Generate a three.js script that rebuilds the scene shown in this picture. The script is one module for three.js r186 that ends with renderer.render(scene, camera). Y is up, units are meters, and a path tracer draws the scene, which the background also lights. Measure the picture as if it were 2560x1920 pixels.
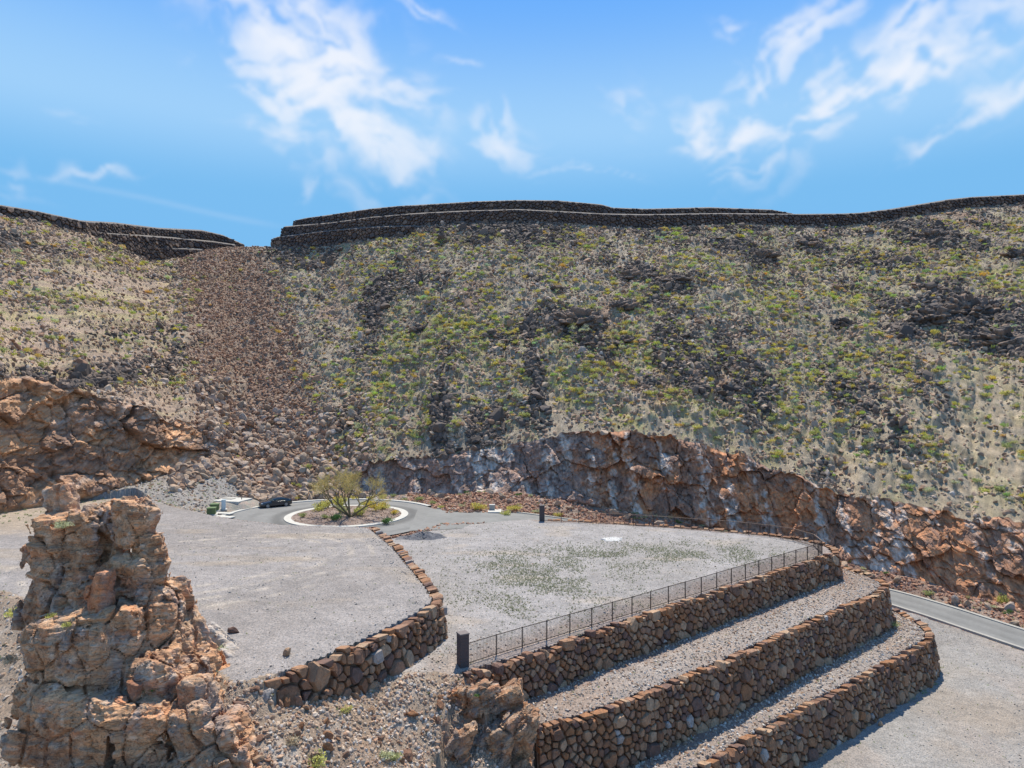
import * as THREE from 'three';
import { mergeGeometries, mergeVertices } from 'three/addons/utils/BufferGeometryUtils.js';
import { RoundedBoxGeometry } from 'three/addons/geometries/RoundedBoxGeometry.js';

// ---------------------------------------------------------------- camera, sky, sun, exposure
const scene = new THREE.Scene();
const EYE = 19.2, FOC = 1768;                       // drone height above the fenced pad, focal length for a 2560 x 1920 frame
const camera = new THREE.PerspectiveCamera(2 * Math.atan(960 / FOC) * 180 / Math.PI, 4 / 3, 0.5, 3000);
camera.position.set(0, EYE, 0);
camera.lookAt(0, EYE, -100);
const renderer = new THREE.WebGLRenderer();
renderer.toneMapping = THREE.LinearToneMapping;
renderer.toneMappingExposure = 1.25;
renderer.shadowMap.enabled = true;
const SUN_EL = 63 * Math.PI / 180, SUN_AZ = 6 * Math.PI / 180;      // behind the ridge, a little to the right
const sunDir = new THREE.Vector3(Math.sin(SUN_AZ) * Math.cos(SUN_EL), Math.sin(SUN_EL), -Math.cos(SUN_AZ) * Math.cos(SUN_EL));
const sun = new THREE.DirectionalLight(new THREE.Color().setRGB(1.0, 0.93, 0.79), 5.0);
sun.position.copy(sunDir).multiplyScalar(300).add(new THREE.Vector3(0, 0, -100));
sun.target.position.set(0, 0, -100);
sun.castShadow = true;
sun.shadow.mapSize.set(4096, 4096);
Object.assign(sun.shadow.camera, { left: -150, right: 150, top: 150, bottom: -150, near: 10, far: 700 });
scene.add(sun, sun.target);

// ---------------------------------------------------------------- noise and small helpers
let seed0 = 12345;
function reseed(s) { seed0 = s | 0; }
function rnd() { seed0 = (seed0 + 0x6d2b79f5) | 0; let t = Math.imul(seed0 ^ (seed0 >>> 15), 1 | seed0); t = (t + Math.imul(t ^ (t >>> 7), 61 | t)) ^ t; return ((t ^ (t >>> 14)) >>> 0) / 4294967296; }
const rr = (a, b) => a + (b - a) * rnd();
const pick = (a) => a[Math.floor(rnd() * a.length)];
function hash3(x, y, z) { let h = Math.imul(x, 374761393) ^ Math.imul(y, 668265263) ^ Math.imul(z, 2147483647 ^ 0x5bd1e995); h = Math.imul(h ^ (h >>> 13), 1274126177); h ^= h >>> 16; h = Math.imul(h, 0x85ebca6b); return ((h ^ (h >>> 13)) >>> 0) / 4294967296; }
const sm = (a, b, x) => { const t = Math.min(1, Math.max(0, (x - a) / (b - a))); return t * t * (3 - 2 * t); };
const lerp = (a, b, t) => a + (b - a) * t;
const clamp = (x, a, b) => Math.min(b, Math.max(a, x));
function noise(x, y = 0, z = 0) {
  const i = Math.floor(x), j = Math.floor(y), k = Math.floor(z); let u = x - i, v = y - j, w = z - k;
  u = u * u * (3 - 2 * u); v = v * v * (3 - 2 * v); w = w * w * (3 - 2 * w);
  const a = lerp(hash3(i, j, k), hash3(i + 1, j, k), u), b = lerp(hash3(i, j + 1, k), hash3(i + 1, j + 1, k), u);
  const c = lerp(hash3(i, j, k + 1), hash3(i + 1, j, k + 1), u), d = lerp(hash3(i, j + 1, k + 1), hash3(i + 1, j + 1, k + 1), u);
  return lerp(lerp(a, b, v), lerp(c, d, v), w) * 2 - 1;
}
function fbm(x, y, z, o = 4) { let s = 0, a = 0.5, n = 0; for (let i = 0; i < o; i++) { s += a * noise(x, y, z); n += a; a *= 0.5; x = x * 2.03 + 17.1; y = y * 2.03 + 5.7; z = z * 2.03 + 9.2; } return s / n; }
const W = { f1: 0, f2: 0, id: 0, cx: 0, cy: 0, cz: 0 };
function worley(x, y, z) {
  const i = Math.floor(x), j = Math.floor(y), k = Math.floor(z); let f1 = 9, f2 = 9;
  for (let a = -1; a <= 1; a++) for (let b = -1; b <= 1; b++) for (let c = -1; c <= 1; c++) {
    const X = i + a, Y = j + b, Z = k + c; let h = Math.imul(X, 374761393) ^ Math.imul(Y, 668265263) ^ Math.imul(Z, 1610612741); h = Math.imul(h ^ (h >>> 13), 1274126177); h ^= h >>> 16; h = Math.imul(h, 0x85ebca6b); h ^= h >>> 13; const px = X + (h & 1023) / 1023, py = Y + ((h >>> 10) & 1023) / 1023, pz = Z + ((h >>> 20) & 1023) / 1023;
    const d = (px - x) ** 2 + (py - y) ** 2 + (pz - z) ** 2;
    if (d < f1) { f2 = f1; f1 = d; W.id = hash3(X + 9, Y + 13, Z + 5); W.cx = px; W.cy = py; W.cz = pz; } else if (d < f2) f2 = d;
  }
  W.f1 = Math.sqrt(f1); W.f2 = Math.sqrt(f2); return W;
}
const mix3 = (a, b, t) => [lerp(a[0], b[0], t), lerp(a[1], b[1], t), lerp(a[2], b[2], t)];
// world point on the bearing measured at photo pixel (px, py): at depth d, or where the ray meets height h
const atD = (px, py, d) => new THREE.Vector3((px - 1280) / FOC * d, EYE - (py - 960) / FOC * d, -d);
const atH = (px, py, h) => atD(px, py, FOC * (EYE - h) / (py - 960));
const xdH = (px, py, h) => { const v = atH(px, py, h); return [v.x, -v.z]; };
const used = new Map();
function numbered(name) { const n = used.get(name) || 0; used.set(name, n + 1); return n ? name + '_' + String(n).padStart(3, '0') : name; }
function tag(o, label, category, group, kind) { o.userData.label = label; if (category) o.userData.category = category; if (group) o.userData.group = group; if (kind) o.userData.kind = kind; return o; }
function add(o, name) { o.name = numbered(name); scene.add(o); o.traverse((c) => { if (c.isMesh) { c.castShadow = true; c.receiveShadow = true; } }); return o; }
function part(parent, name, geo, m) { const o = new THREE.Mesh(geo, m); o.name = name; o.castShadow = o.receiveShadow = true; parent.add(o); return o; }
const structure = (o, name) => { o.userData.kind = 'structure'; return add(o, name); };
function interpTable(rows, x, cols) { let i = 0; while (i < rows.length - 2 && rows[i + 1][0] < x) i++; const a = rows[i], b = rows[i + 1], t = clamp((x - a[0]) / (b[0] - a[0]), -1, 2); const ts = t < 0 || t > 1 ? t : t; return cols.map((c) => lerp(a[c], b[c], ts)); }
function gridGeo(nx, ny, pos, col, uv, skip) {         // parametric sheet
  const P = new Float32Array(nx * ny * 3), C = col && new Float32Array(nx * ny * 3), U = new Float32Array(nx * ny * 2), I = [];
  for (let j = 0; j < ny; j++) for (let i = 0; i < nx; i++) { const k = j * nx + i, p = pos(i, j); P.set(p, k * 3); if (C) C.set(col(i, j, p), k * 3); U.set(uv(i, j, p), k * 2); }
  for (let j = 0; j < ny - 1; j++) for (let i = 0; i < nx - 1; i++) { if (skip && skip(i, j)) continue; const a = j * nx + i, b = a + 1, c = a + nx, d = c + 1; if ((i + j) & 1) I.push(a, b, d, a, d, c); else I.push(a, b, c, b, d, c); }
  const g = new THREE.BufferGeometry(); g.setAttribute('position', new THREE.BufferAttribute(P, 3)); if (C) g.setAttribute('color', new THREE.BufferAttribute(C, 3)); g.setAttribute('uv', new THREE.BufferAttribute(U, 2)); g.setIndex(I); g.computeVertexNormals(); return g;
}
function instanced(name, geo, m, list, label, category) {   // list of {p, s, q, c}
  const o = new THREE.InstancedMesh(geo, m, list.length), M = new THREE.Matrix4(), S = new THREE.Vector3(), c = new THREE.Color();
  list.forEach((e, i) => { S.set(...(e.s.length ? e.s : [e.s, e.s, e.s])); M.compose(e.p, e.q, S); o.setMatrixAt(i, M); if (e.c) o.setColorAt(i, c.setRGB(...e.c)); });
  tag(o, label, category, null, 'stuff'); add(o, name); return o;
}
const rndQuat = () => new THREE.Quaternion().setFromEuler(new THREE.Euler(rr(0, 6.28), rr(0, 6.28), rr(0, 6.28)));
const yawQuat = (tilt = 0.15) => new THREE.Quaternion().setFromEuler(new THREE.Euler(rr(-tilt, tilt), rr(0, 6.28), rr(-tilt, tilt)));

// ---------------------------------------------------------------- the sky: clear blue with wispy cirrus
{
  const w = 2048, h = 1024, D = new Float32Array(w * h * 4);
  // wisps: bearing of the middle, half length, half width, turn, density
  const wisps = [[690, 60, 230, 150, 0.9, 1.3], [810, 190, 280, 150, 1.1, 1.35], [900, 270, 190, 95, 0.6, 1.1], [960, 340, 150, 70, 0.7, 0.9], [1010, 235, 120, 60, 0.2, 0.8], [860, 120, 120, 90, 0.5, 0.8],
    [1235, 325, 80, 60, 0.8, 0.95], [1300, 380, 90, 30, 0.3, 0.4], [1760, 330, 120, 55, 0.1, 1.5], [1890, 330, 90, 45, -0.5, 1.3], [2080, 255, 240, 80, -0.6, 2.0], [2290, 190, 100, 48, -0.6, 1.8], [1985, 110, 195, 50, -0.75, 1.5], [1900, 165, 60, 45, 0.9, 0.8],
    [2290, 65, 110, 48, -0.7, 1.4], [2460, 80, 160, 80, -0.6, 1.2], [2470, 260, 190, 42, -0.55, 1.2], [2340, 340, 90, 30, -0.5, 0.35], [1870, 418, 85, 22, -0.2, 0.7], [1850, 75, 60, 40, 0.4, 0.55], [240, 433, 110, 15, -0.1, 0.6], [20, 440, 60, 30, 0.3, 0.3], [30, 480, 90, 20, 0.2, 0.25],
    [765, 475, 30, 22, -0.6, 0.4], [1145, 143, 55, 12, 0.1, 0.5], [1050, 15, 70, 22, 0.4, 0.75], [1560, 250, 70, 45, 0.6, 0.45], [640, 240, 160, 22, 0.5, 0.4], [1440, 430, 130, 16, 0.05, 0.4], [690, 330, 120, 26, 0.2, 0.35], [170, 290, 90, 14, 0.1, 0.2]];
  for (let j = 0; j < h; j++) {
    const el = (j + 0.5) / h * Math.PI - Math.PI / 2, sy = Math.sin(el), cy = Math.cos(el), e = el * 180 / Math.PI;
    for (let i = 0; i < w; i++) {
      const az = (i + 0.5) / w * 2 * Math.PI - Math.PI, dx = cy * Math.cos(az), dz = cy * Math.sin(az);
      // air
      let c = mix3([0.20, 0.51, 0.88], [0.35, 0.63, 0.96], sm(14, 20, e)); c = mix3(c, [0.15, 0.43, 0.98], sm(19, 30, e)); c = mix3(c, [0.09, 0.26, 0.66], sm(30, 75, e)); if (e < 0) c = mix3(c, [0.36, 0.33, 0.30], sm(0, -8, e));
      // cirrus
      let cov = 0;
      const X = 1280 + FOC * dx / -dz, Y = 960 - FOC * sy / -dz, inView = dz < -0.2 ? sm(-350, -60, X) * sm(2910, 2620, X) * sm(-260, -40, Y) : 0;
      if (inView > 0 && e > 4) {
        const wx = 46 * fbm(X / 120, Y / 120, 3, 4), wy = 46 * fbm(X / 120, Y / 120, 11, 4);
        for (const [cx, cy2, a, b, t, k] of wisps) { const ux = X + wx - cx, uy = Y + wy - cy2, p = (ux * Math.cos(t) + uy * Math.sin(t)) / a, q = (-ux * Math.sin(t) + uy * Math.cos(t)) / b, r2 = p * p + q * q; if (r2 < 6) { const tex = sm(-0.35, 0.8, 1.1 * fbm(p * 1.3 + cx, q * 2.4 + cy2, 5, 5) + 1.0 * fbm((X + 1.6 * wx) / 75, (Y + 1.6 * wy) / 44, 2, 6) + 0.3 * (1 - r2)); cov += 0.95 * k * Math.exp(-r2 * 1.1) * tex; } }
        cov = (1 - Math.exp(-1.15 * cov)) * inView;
        // old contrail
        const line = Math.abs((Y - 452) - (X - 100) * 0.185 - 10 * noise(X / 300)); cov += 0.09 * sm(11, 2, line) * sm(60, 200, X) * sm(760, 600, X);
      }
      if (inView < 1 && e > 3) { const s = 1 / (sy + 0.25), px = dx * s * 2.2, pz = dz * s * 2.2, wq = fbm(px, pz, 1, 3); const n = fbm(px * 1.2 + wq, pz * 2.4 + wq, 7, 5); cov += (1 - inView) * clamp(sm(0.15, 0.75, n) * 0.7, 0, 1) * sm(3, 14, e); }
      cov = clamp(cov, 0, 0.9);
      c = mix3(c, [0.90, 0.93, 1.0], cov);
      const o = (j * w + i) * 4; D[o] = c[0] * 0.8; D[o + 1] = c[1] * 0.8; D[o + 2] = c[2] * 0.8; D[o + 3] = 1;
    }
  }
  const t = new THREE.DataTexture(D, w, h, THREE.RGBAFormat, THREE.FloatType); t.mapping = THREE.EquirectangularReflectionMapping; t.magFilter = THREE.LinearFilter; t.minFilter = THREE.LinearFilter; t.needsUpdate = true;
  scene.background = t; scene.environment = t;
}

// ---------------------------------------------------------------- materials
function tex(n, f, srgb = true) {
  const D = new Uint8Array(n * n * 4);
  for (let j = 0; j < n; j++) for (let i = 0; i < n; i++) { const v = f(i / n, j / n), o = (j * n + i) * 4; for (let c = 0; c < 3; c++) { let x = clamp(Array.isArray(v) ? v[c] : v, 0, 1); if (srgb) x = x <= 0.0031308 ? 12.92 * x : 1.055 * x ** (1 / 2.4) - 0.055; D[o + c] = x * 255; } D[o + 3] = 255; }
  const t = new THREE.DataTexture(D, n, n); t.wrapS = t.wrapT = THREE.RepeatWrapping; t.magFilter = THREE.LinearFilter; t.minFilter = THREE.LinearMipmapLinearFilter; t.generateMipmaps = true; if (srgb) t.colorSpace = THREE.SRGBColorSpace; t.needsUpdate = true; return t;
}
const tile = (f, u, v, k) => { // periodic lattice noise in [-1, 1]
  const x = u * k, y = v * k, i = Math.floor(x), j = Math.floor(y); let a = x - i, b = y - j; a = a * a * (3 - 2 * a); b = b * b * (3 - 2 * b); const m = (q) => ((q % k) + k) % k;
  return lerp(lerp(hash3(m(i), m(j), f), hash3(m(i + 1), m(j), f), a), lerp(hash3(m(i), m(j + 1), f), hash3(m(i + 1), m(j + 1), f), a), b) * 2 - 1;
};
function pebbleCell(u, v, k, f) { const x = u * k, y = v * k, i = Math.floor(x), j = Math.floor(y), m = (q) => ((q % k) + k) % k; let f1 = 9, f2 = 9, id = 0; for (let a = -1; a <= 1; a++) for (let b = -1; b <= 1; b++) { const X = i + a, Y = j + b, d = Math.hypot(X + hash3(m(X), m(Y), f) - x, Y + hash3(m(X), m(Y), f + 7) - y); if (d < f1) { f2 = f1; f1 = d; id = hash3(m(X), m(Y), f + 3); } else if (d < f2) f2 = d; } return [f1, f2, id]; }
const gravelTex = tex(1024, (u, v) => { const [a, b, id] = pebbleCell(u, v, 110, 1), [c, d, id2] = pebbleCell(u, v, 46, 2); let g = 0.62 + 0.32 * (id - 0.5) + 0.1 * tile(5, u, v, 256) + 0.1 * tile(6, u, v, 64); if (id2 > 0.82 && c < 0.42) g = 0.68 + (id2 - 0.9) * 2.6; else if (id2 < 0.08 && c < 0.36) g = 0.38; g *= b - a < 0.1 ? 0.8 : 1; const w = (id - 0.5) * 0.06; return [g + w, g, g - w]; });
const gravelBump = tex(512, (u, v) => { const [a, b] = pebbleCell(u, v, 110, 1), [c, d, id2] = pebbleCell(u, v, 46, 2); return clamp(0.2 + 0.5 * Math.min(1, (b - a) * 2) + (id2 > 0.82 && c < 0.42 ? 0.3 : 0), 0, 1); }, false);
const rockTex = tex(1024, (u, v) => { let g = 0.66; for (const [k, a] of [[6, 0.09], [13, 0.09], [29, 0.09], [61, 0.09], [127, 0.09], [251, 0.08]]) g += a * tile(k, u, v, k); const r = Math.abs(tile(3, u, v, 17) + 0.5 * tile(4, u, v, 41)); g *= r < 0.05 ? 0.72 : 1; const w = 0.05 * tile(9, u, v, 23); return [g + w, g, g - w]; });
const rockBump = tex(512, (u, v) => { let g = 0.5; for (const [k, a] of [[6, 0.14], [13, 0.12], [29, 0.1], [61, 0.08], [127, 0.06], [251, 0.05]]) g += a * tile(k, u, v, k); const r = Math.abs(tile(3, u, v, 17) + 0.5 * tile(4, u, v, 41)); return g - (r < 0.05 ? 0.18 : 0); }, false);
const grainTex = tex(512, (u, v) => 0.8 + 0.1 * tile(1, u, v, 256) + 0.06 * tile(2, u, v, 90) + 0.05 * tile(3, u, v, 12) + 0.04 * tile(4, u, v, 5));
const rgb = (r, g, b) => new THREE.Color().setRGB(r, g, b);
const mat = (o) => new THREE.MeshStandardMaterial({ roughness: 0.95, metalness: 0, ...o });
const M = {
  gravel: mat({ vertexColors: true, map: gravelTex, bumpMap: gravelBump, bumpScale: 0.05 }),
  hill: mat({ vertexColors: true, map: gravelTex, bumpMap: gravelBump, bumpScale: 0.12 }),
  rock: mat({ vertexColors: true, map: rockTex, bumpMap: rockBump, bumpScale: 0.12 }),
  pinnacle: mat({ vertexColors: true, map: rockTex, bumpMap: rockBump, bumpScale: 0.2 }),
  loose: mat({ color: 0xffffff }),
  asphalt: mat({ vertexColors: true, map: grainTex, roughness: 0.9 }),
  concrete: mat({ color: rgb(0.60, 0.57, 0.51), map: grainTex }),
  concreteDull: mat({ color: rgb(0.42, 0.39, 0.34), map: grainTex }),
  core: mat({ color: rgb(0.42, 0.27, 0.18), map: gravelTex }),
  fence: mat({ color: rgb(0.055, 0.038, 0.032), roughness: 0.55, metalness: 0.3 }),
  fenceRail: mat({ color: rgb(0.20, 0.13, 0.095), roughness: 0.5, metalness: 0.2 }),
  block: mat({ color: rgb(0.115, 0.085, 0.08), map: grainTex }), mortar: mat({ color: rgb(0.075, 0.058, 0.055) }), cap: mat({ color: rgb(0.23, 0.19, 0.175), map: grainTex }),
};
const stoneColours = [[0.34, 0.17, 0.085], [0.28, 0.14, 0.075], [0.38, 0.205, 0.11], [0.23, 0.12, 0.072], [0.40, 0.24, 0.14], [0.33, 0.155, 0.07], [0.45, 0.29, 0.175], [0.19, 0.108, 0.078], [0.34, 0.19, 0.115], [0.42, 0.36, 0.31]];
const stoneMats = stoneColours.map((c) => mat({ color: rgb(c[0] * 1.3, c[1] * 1.3, c[2] * 1.34), map: rockTex, bumpMap: rockBump, bumpScale: 0.06 }));
const darkStoneMats = [[0.17, 0.12, 0.095], [0.13, 0.10, 0.088], [0.22, 0.155, 0.12], [0.11, 0.088, 0.08], [0.30, 0.21, 0.15], [0.15, 0.11, 0.09]].map((c) => mat({ color: rgb(c[0] * 1.1, c[1] * 1.06, c[2] * 1.06), map: rockTex }));
const stoneMat = () => { const r = rnd(); return r > 0.988 ? stoneMats[9] : stoneMats[Math.floor(r / 0.988 * 9)]; };

// ---------------------------------------------------------------- the lie of the land
// bearing px : cut base (py, depth), cut top (py, depth), ridge (py, depth)
const COL = [[-700, 1345, 74, 760, 77, 490, 128], [-500, 1330, 80, 800, 83, 500, 135], [-200, 1300, 88, 890, 90.5, 515, 145], [0, 1272, 95, 935, 98, 537, 155], [100, 1260, 100, 955, 103.5, 554, 162], [208, 1245, 105.5, 980, 109.5, 580, 172], [300, 1225, 110, 1005, 114, 616, 184], [375, 1200, 114.5, 1030, 118, 652, 196], [456, 1170, 119.5, 1058, 123, 642, 207], [520, 1150, 124, 1078, 126.5, 624, 214], [565, 1140, 126, 1100, 127.5, 618, 219], [600, 1175, 123, 1174, 123.1, 617, 221], [640, 1222, 119.5, 1221.5, 119.6, 616, 222], [700, 1238, 118, 1237.5, 118.1, 617, 221], [790, 1243, 118.5, 1242, 118.6, 616, 216], [850, 1238, 120, 1234, 120.2, 609, 213], [880, 1236, 121, 1175, 122.5, 604, 212], [950, 1234, 121.5, 1155, 124, 595, 209.5], [1023, 1230, 121.5, 1150, 124.5, 587, 208], [1057, 1230, 121, 1145, 124, 565, 207], [1150, 1232, 118, 1138, 122, 558, 205], [1300, 1235, 115, 1112, 120, 556, 202.5], [1400, 1248, 114.5, 1090, 119.5, 558, 202], [1500, 1265, 114, 1076, 119.5, 564, 203], [1600, 1282, 113, 1080, 118.5, 570, 205], [1700, 1300, 112, 1095, 117, 567, 206.5], [1800, 1322, 110.5, 1118, 116, 563, 208], [1900, 1345, 109, 1155, 114.5, 561, 209.5], [2000, 1372, 107, 1200, 112, 564, 211], [2100, 1400, 105, 1228, 110, 565, 212], [2200, 1428, 102, 1250, 107, 554, 213], [2300, 1455, 99, 1268, 104, 537, 214], [2430, 1492, 95.5, 1290, 101, 518, 214], [2560, 1530, 92, 1300, 98, 509, 214], [2700, 1570, 88, 1310, 94, 500, 214], [3100, 1680, 80, 1330, 86, 480, 214]];
function column(px) {
  const [by, bd, ty, td, ry, rd] = interpTable(COL, px, [1, 2, 3, 4, 5, 6]), tall = clamp((by - ty) / 60, 0, 1);
  const base = atD(px, by, bd), top = atD(px, ty + tall * (9 * noise(px / 38, 3) + 5 * noise(px / 13, 8)), td + tall * 1.2 * noise(px / 50, 5)), ridge = atD(px, ry, rd);
  return { base, top, ridge, tall };
}
const baseAt = (x, d) => { const px = 1280 + FOC * x / d, [by, bd] = interpTable(COL, clamp(px, -700, 3100), [1, 2]); return { d: bd, h: EYE - (by - 960) / FOC * bd }; };
// lines of the retaining walls, plan (x, depth)
const line1 = [[1150, 1678], [1240, 1652], [1330, 1625], [1500, 1567], [1700, 1502], [1900, 1437], [2000, 1405], [2060, 1385], [2082, 1380]].map(([a, b]) => xdH(a, b, -0.15)).concat([[37.9, 84.5], [36.6, 88.2], [33, 91], [27, 94], [20, 97], [10, 100], [5, 101]]);
const line2 = [[1334, 1812], [1416, 1794], [1464, 1780], [1568, 1745], [1638, 1714], [1733, 1676], [1789, 1655], [1894, 1607], [2011, 1553], [2108, 1512], [2167, 1487], [2192, 1474]].map(([a, b]) => xdH(a, b, -3.2)).concat([[41.6, 79.5], [41.5, 83], [39.5, 88], [36, 92], [30, 95]]);
const line3 = [[3, 41.4]].concat([[1747, 1910], [1817, 1867], [1894, 1822], [1972, 1779], [2050, 1739], [2128, 1700], [2205, 1657], [2264, 1624], [2303, 1604]].map(([a, b]) => xdH(a, b, -7.5))).concat([[44.6, 76], [45.3, 79.5], [44.8, 84], [42.8, 88]]);
const lineL = [[-17.4, 86], [-16.6, 84.2], [-12, 72.7], [-8.7, 62.7], [-6.6, 56.2], [-5.9, 53.6], [-6.7, 51.1], [-8.1, 48.2], [-9.7, 45.5], [-11.3, 42.6], [-12.4, 41.2], [-14.4, 39.4], [-15.4, 38.9]];
const frontEdge = [[-120, 70, 2.8], [-60, 62, 2.8], [-40, 55.8, 2.8], [-27, 47, 2.8], [-18, 41.5, 2.75], [-15.2, 38.6, 2.0], [-14.0, 38.7, 1.5], [-11.7, 41.0, 0.9], [-9.9, 44.9, 0], [-7, 47.0, -0.1], [-3.5, 47.4, -0.3], [-1.5, 46.4, -2.0], [1.4, 46.2, -4.6]];
const padPoly = [...line1, [0, 99.8], [-6, 96.6], [-11, 92.3], [-15.5, 87.5], ...lineL.slice(1, 9), [-7, 47.0], [-3.5, 47.4]];
const leftPoly = [...lineL, [-18, 41.5], [-27, 47], [-40, 55.8], [-60, 62], [-120, 70], [-120, 92], [-74, 92], [-69, 98], [-64, 106], [-58, 109], [-52, 104], [-46, 98.5], [-40, 94], [-34, 90.2], [-28.7, 87.6], [-22, 86.6]];
const t1Poly = [...line2, [20, 97], [5, 90], [-2, 60], [-2.2, 46.4]];
const t2Poly = [...line3, [36, 92], [10, 80], [1.4, 46.6], [0, 40]];
const inPoly = (P, x, y) => { let r = false; for (let i = 0, j = P.length - 1; i < P.length; j = i++) if ((P[i][1] > y) !== (P[j][1] > y) && x < (P[j][0] - P[i][0]) * (y - P[i][1]) / (P[j][1] - P[i][1]) + P[i][0]) r = !r; return r; };
function nearest(P, x, y, closed) { let best = 1e9, bi = 0, bt = 0; for (let i = 0; i < P.length - (closed ? 0 : 1); i++) { const a = P[i], b = P[(i + 1) % P.length], ux = b[0] - a[0], uy = b[1] - a[1], t = clamp(((x - a[0]) * ux + (y - a[1]) * uy) / (ux * ux + uy * uy), 0, 1), q = Math.hypot(a[0] + ux * t - x, a[1] + uy * t - y); if (q < best) { best = q; bi = i; bt = t; } } return { q: best, i: bi, t: bt }; }
const ROAD = [[-14, 101, 0], [-6, 101.5, -0.02], [2, 103, -0.35], [10, 104.5, -1.6], [22, 104.3, -4.2], [34, 101.8, -6.6], [44, 98.6, -8.5], [50.5, 95.4, -9.4], [54.3, 92, -10], [58.7, 87, -10.8], [61.5, 83.6, -11.3], [68, 75.5, -12.4], [80, 62, -14]];
const RING = [-26, 101.5], RO = 15.7, ISLE = [-24, 103], RI = 8.8, ROAD_W = 3.1;
const hLeft = (d) => 2.8 - 1.0 * clamp((d - 58) / 28, 0, 1);
const dE = (x) => interpTable(frontEdge, x, [1])[0];
function roadAt(x, d) { const n = nearest(ROAD, x, d), h = lerp(ROAD[n.i][2], ROAD[n.i + 1][2], n.t), a = ROAD[n.i], b = ROAD[n.i + 1], side = Math.sign((b[0] - a[0]) * (d - a[1]) - (b[1] - a[1]) * (x - a[0])); const dr = Math.max(0, n.q - ROAD_W - 0.85), dc = Math.max(0, Math.hypot(x - RING[0], d - RING[1]) - RO - 0.9); return dc < dr ? { q: dc, h: 0, side: d > 98 || x < -38 ? 1 : -1 } : { q: dr, h, side }; }
// zones: 0 left pad, 1 fenced pad, 2 terrace, 3 terrace, 4 slope in front, 5 lower pad, 6 foot of the cut, 7 road bed
function ground(x, d) {
  const f = fbm(x * 0.35, d * 0.35, 1, 3);
  if (inPoly(leftPoly, x, d)) { const e = nearest(lineL, x, d).q; return [hLeft(d) + 0.06 * f - 0.12 * sm(1.2, 0.2, e), 0]; }
  const inFront = x < 1.4 && d < dE(x);
  if (!inFront && inPoly(padPoly, x, d)) { const e = nearest(line1, x, d).q; return [0.05 * f - 0.35 * sm(2.4, 0.3, e), 1]; }
  if (!inFront && inPoly(t1Poly, x, d)) return [-3.15 + 0.12 * f - 0.15 * sm(1, 0.2, nearest(line2, x, d).q), 2];
  if (!inFront && inPoly(t2Poly, x, d)) return [-7.45 + 0.14 * f - 0.15 * sm(1, 0.2, nearest(line3, x, d).q), 3];
  if (inFront || (x < 2 && d < 60)) { const n = nearest(frontEdge, x, d), h0 = lerp(frontEdge[n.i][2], frontEdge[n.i + 1][2], n.t); let h = h0 - lerp(0.56, 0.68, sm(-14, -8, x)) * (Math.sqrt(n.q * n.q + 0.8) - 0.894) + 0.35 * f * sm(0, 3, n.q); if (x < -13.2) h = Math.max(h, 2.8 - 0.9 * nearest(leftPoly, x, d, true).q); return [h, 4]; }
  const r = roadAt(x, d), b = baseAt(x, d), far = b.d - d;
  if (r.q <= 0) return [r.h - 0.16, 7];
  if (r.side > 0 || d > 106) {
    const t = r.q / (r.q + Math.max(0, far) + 0.001); let h = lerp(r.h - 0.02, b.h, sm(0, 1, t) * 0.5 + t * 0.5) + 0.25 * f * sm(0, 2, r.q) + 0.5 * fbm(x * 0.15, d * 0.15, 4, 2) * sm(1, 5, r.q);
    const e = nearest(leftPoly, x, d, true).q; if (x < -30) h = Math.max(h, hLeft(d) - 0.5 * e * sm(0, 2, e)); return [h, 6];
  }
  const e = nearest(leftPoly, x, d, true).q, emb = hLeft(d) - 0.6 * e;
  let h = x > 30 || d < 75 ? lerp(r.h, -11.4, sm(0.3, 7, r.q)) + 0.06 * f : r.h - 0.15 * r.q;
  if (x < -5) h = Math.max(h, emb); return [h + 0.03 * f, x > 30 || d < 75 ? 5 : 6];
}
const gh = (x, d) => ground(x, d)[0];
const gp = (x, d, up = 0) => new THREE.Vector3(x, gh(x, d) + up, -d);
const gnorm = (x, d) => new THREE.Vector3(gh(x - 0.4, d) - gh(x + 0.4, d), 0.8, gh(x, d + 0.4) - gh(x, d - 0.4)).normalize();

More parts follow.
